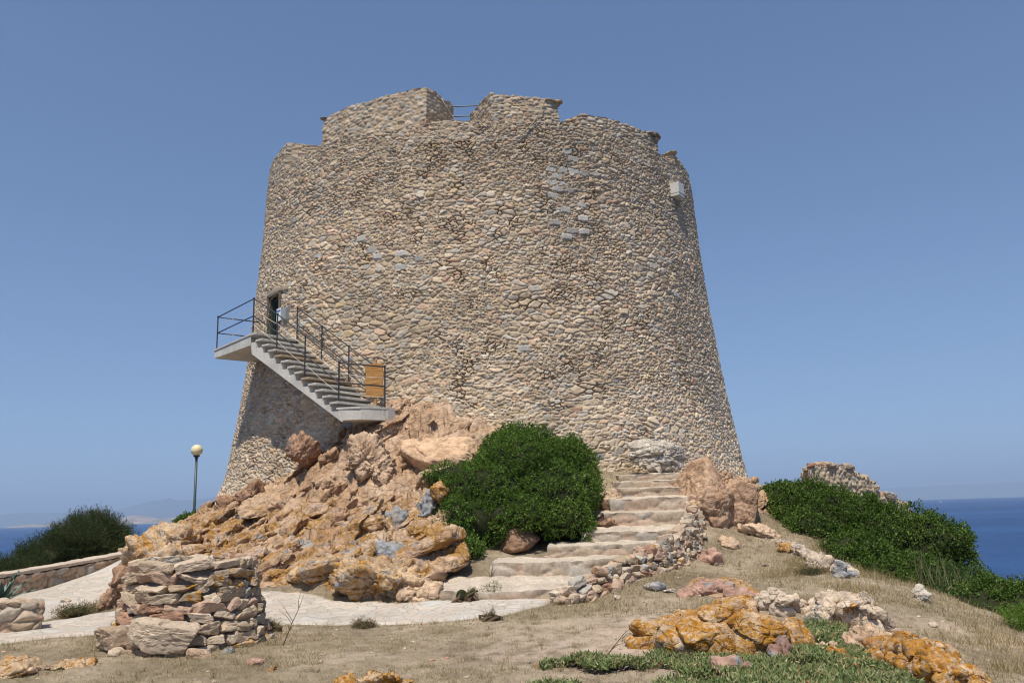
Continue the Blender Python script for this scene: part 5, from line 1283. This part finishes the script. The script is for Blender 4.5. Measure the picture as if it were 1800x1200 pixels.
# agave in the planter
ag = empty('agave', at(8, 1055, 13.2), 'blue-green spiky agave at the left edge in the planter', 'plant')
c0 = Vector(at(2, 1060, 13.3)); rr_ = random.Random(6)
M_agave = simple('agave_leaf', (.11, .17, .125), .5, .4, 0, .25, 7)
for k in range(16):
    a = k * 2.4; e_ = R_(rr_.uniform(22, 78)); L = rr_.uniform(.45, .62); d = Vector((math.cos(a) * math.cos(e_), math.sin(a) * math.cos(e_), math.sin(e_))); s = Vector((-math.sin(a), math.cos(a), 0)); u = s.cross(d)
    V = []; n = 7
    for i in range(n + 1):
        t = i / n; w_ = .05 * (math.sin(min(1, t * 1.1 + .25) * math.pi) ** .7 if t < 1 else 0.02) * (1.1 - t * .4); cpt = c0 + d * (L * t) - Vector((0, 0, .14 * t * t * math.cos(e_)))
        V += [cpt - s * w_ - u * -.012, cpt - u * .010, cpt + s * w_ - u * -.012]
    mb = MB(); mb.add(V, [f_ for i in range(n) for f_ in ((i * 3, i * 3 + 1, i * 3 + 4, i * 3 + 3), (i * 3 + 1, i * 3 + 2, i * 3 + 5, i * 3 + 4))]); mb.build('leaf', M_agave, ag, True)

# ------------------------------------------------------------------ sea, far coast, haze
SEA = -25.; RE = 6.371e6
def mat_sea():
    t = NT('sea_water'); p = t.pos()
    mp = t.n('Mapping'); mp.inputs['Scale'].default_value = (.35, 1, 1); t.l(p, mp.inputs[0])
    n1 = t.noise(.06, 6, .6); n2 = t.noise(.35, 6, .65); n3 = t.noise(.004, 9, .72, vec=mp.outputs[0])
    c = t.ramp(n3, [(.36, (.002, .026, .105)), (.5, (.006, .042, .15)), (.64, (.014, .066, .20))])
    h = t.math('ADD', t.math('MULTIPLY', n1, 2.0), t.math('MULTIPLY', n2, .8))
    t.bump(h, 1.6, 1.0)
    return t.out(c, .35, .28)
rads = np.concatenate([[1], np.geomspace(20, 34000, 150)]); angs = np.radians(np.linspace(0, 360, 181))
A_, Rr = np.meshgrid(angs, rads); Vs = np.stack([(Rr * np.sin(A_)).ravel(), (Rr * np.cos(A_)).ravel(), (SEA - Rr ** 2 / (2 * RE)).ravel()], 1)
big('sea', Vs, grid_faces(len(rads), len(angs)), mat_sea())['kind'] = 'structure'
def far_range(name, prof, Yk, depth, mat, label, seed):
    """ridge of hills: profile of pixels at distance Yk, sloping to the water front and back"""
    pxs = np.array([p[0] for p in prof], float); pys = np.array([p[1] for p in prof], float)
    xs = np.linspace(pxs[0], pxs[-1], 260); ys = np.interp(xs, pxs, pys)
    a = np.array([ray(u, v) for u, v in zip(xs, ys)]); X0 = a[:, 0] * Yk; Zt = CZ + a[:, 1] * Yk
    sea = SEA - (X0 ** 2 + Yk ** 2) / (2 * RE) - 3
    nv = 40; v = np.linspace(-1, 1, nv); VV = []
    for s in v:
        yy = Yk + s * depth
        prof_ = (1 - abs(s)) ** .8; pts = np.stack([X0 / 600, np.full_like(X0, yy / 600), X0 * 0], 1)
        r = 1 + .55 * fbm(pts * (600 * 9 / depth) , seed, 5) * min(1, abs(s) * 3)
        z = sea + np.maximum(Zt - sea, 0) * prof_ * r
        VV.append(np.stack([X0 * yy / Yk, np.full_like(X0, yy), z], 1))
    o = big(name, np.concatenate(VV), grid_faces(nv, 260), mat); o['kind'] = 'structure'; o['label'] = label; return o
def mat_land(name, a, b, scale):
    t = NT(name); return t.out(t.ramp(t.noise(scale, 7, .65), [(.35, a), (.6, b)]), .95, .1)
M_far = mat_land('far_hills_hazed_scrub', (.05, .075, .075), (.09, .11, .11), .0012)  # scrub tone darkened and blued, some distance haze is put into the colour
M_near = mat_land('coast_granite', (.09, .10, .06), (.42, .31, .23), .006)
far_range('hills', [(-120, 918), (-60, 909), (0, 904), (50, 900), (110, 900), (180, 898), (205, 895), (235, 888), (262, 881), (285, 878), (298, 873), (312, 878), (345, 877), (385, 872), (440, 866), (500, 873), (600, 890), (660, 905)], 26000, 4000, M_far, 'hazy blue hills on the far left horizon', 3)
far_range('headland', [(10, 926.5), (25, 923.5), (42, 922), (60, 920), (72, 921.5), (95, 919), (130, 918.5), (160, 919.5), (185, 919), (205, 917), (215, 910), (232, 905), (250, 906), (265, 908), (282, 911), (310, 908), (340, 909), (390, 908), (450, 909), (520, 915)], 11500, 1100, M_near, 'low rocky coast with pale granite across the water at the left', 6)
far_range('far_coast', [(1400, 875), (1450, 866), (1500, 860), (1560, 857), (1620, 855), (1680, 851), (1740, 849), (1800, 846), (1900, 846)], 32000, 5000, M_far, 'very faint coast above the sea horizon on the right', 9)
# white boats far out
def boat(px, py, L, label):
    a, c = ray(px, py); r2 = (a * a + 1)
    Yk = (SEA - CZ) / c; p = Vector((a * Yk, Yk, SEA - r2 * Yk * Yk / 2 / RE)); 
    o = empty('boat', p, label, 'boat', 'white boats far out at sea'); mb = MB(); h = L * .10
    sec = [(-.5, .8), (-.2, 1), (.2, .85), (.5, .02)]; V = []
    for t, w_ in sec: V += [p + Vector((t * L, -w_ * L * .13, h)), p + Vector((t * L, -w_ * L * .07, -h * .3)), p + Vector((t * L, w_ * L * .07, -h * .3)), p + Vector((t * L, w_ * L * .13, h))]
    Fc = [(0, 1, 2, 3), (12, 15, 14, 13)]
    for i in range(3):
        for k in range(4): Fc.append((i * 4 + k, i * 4 + (k + 1) % 4, i * 4 + 4 + (k + 1) % 4, i * 4 + 4 + k))
    mb.add(V, Fc); M_b = simple('boat_white', (.8, .8, .8)); mb.build('hull', M_b, o)
    mb = MB(); mb.box(p + Vector((-.05 * L, 0, h * 1.8)), (L * .35, L * .14, h * 1.6)); mb.build('cabin', M_b, o, bevel=.05)
boat(1602, 880, 34, 'white motor boat farthest left, just below the right horizon'); boat(1653, 881.5, 16, 'small white boat in the middle, just below the right horizon')

t = NT('haze_air'); t.t.nodes.remove(t.b); pv = t.n('VolumePrincipled')
pv.inputs['Color'].default_value = (.55, .72, 1.0, 1); pv.inputs['Density'].default_value = 7.5e-5; pv.inputs['Anisotropy'].default_value = 0.0
t.l(pv.outputs[0], t.t.nodes['Material Output'].inputs['Volume'])
mb = MB(); mb.box((0, 0, 330), (90000, 90000, 1260)); hz = mb.build('haze', t.m); tag(hz, 'thin pale blue haze in the air over the sea', 'haze', kind='stuff')
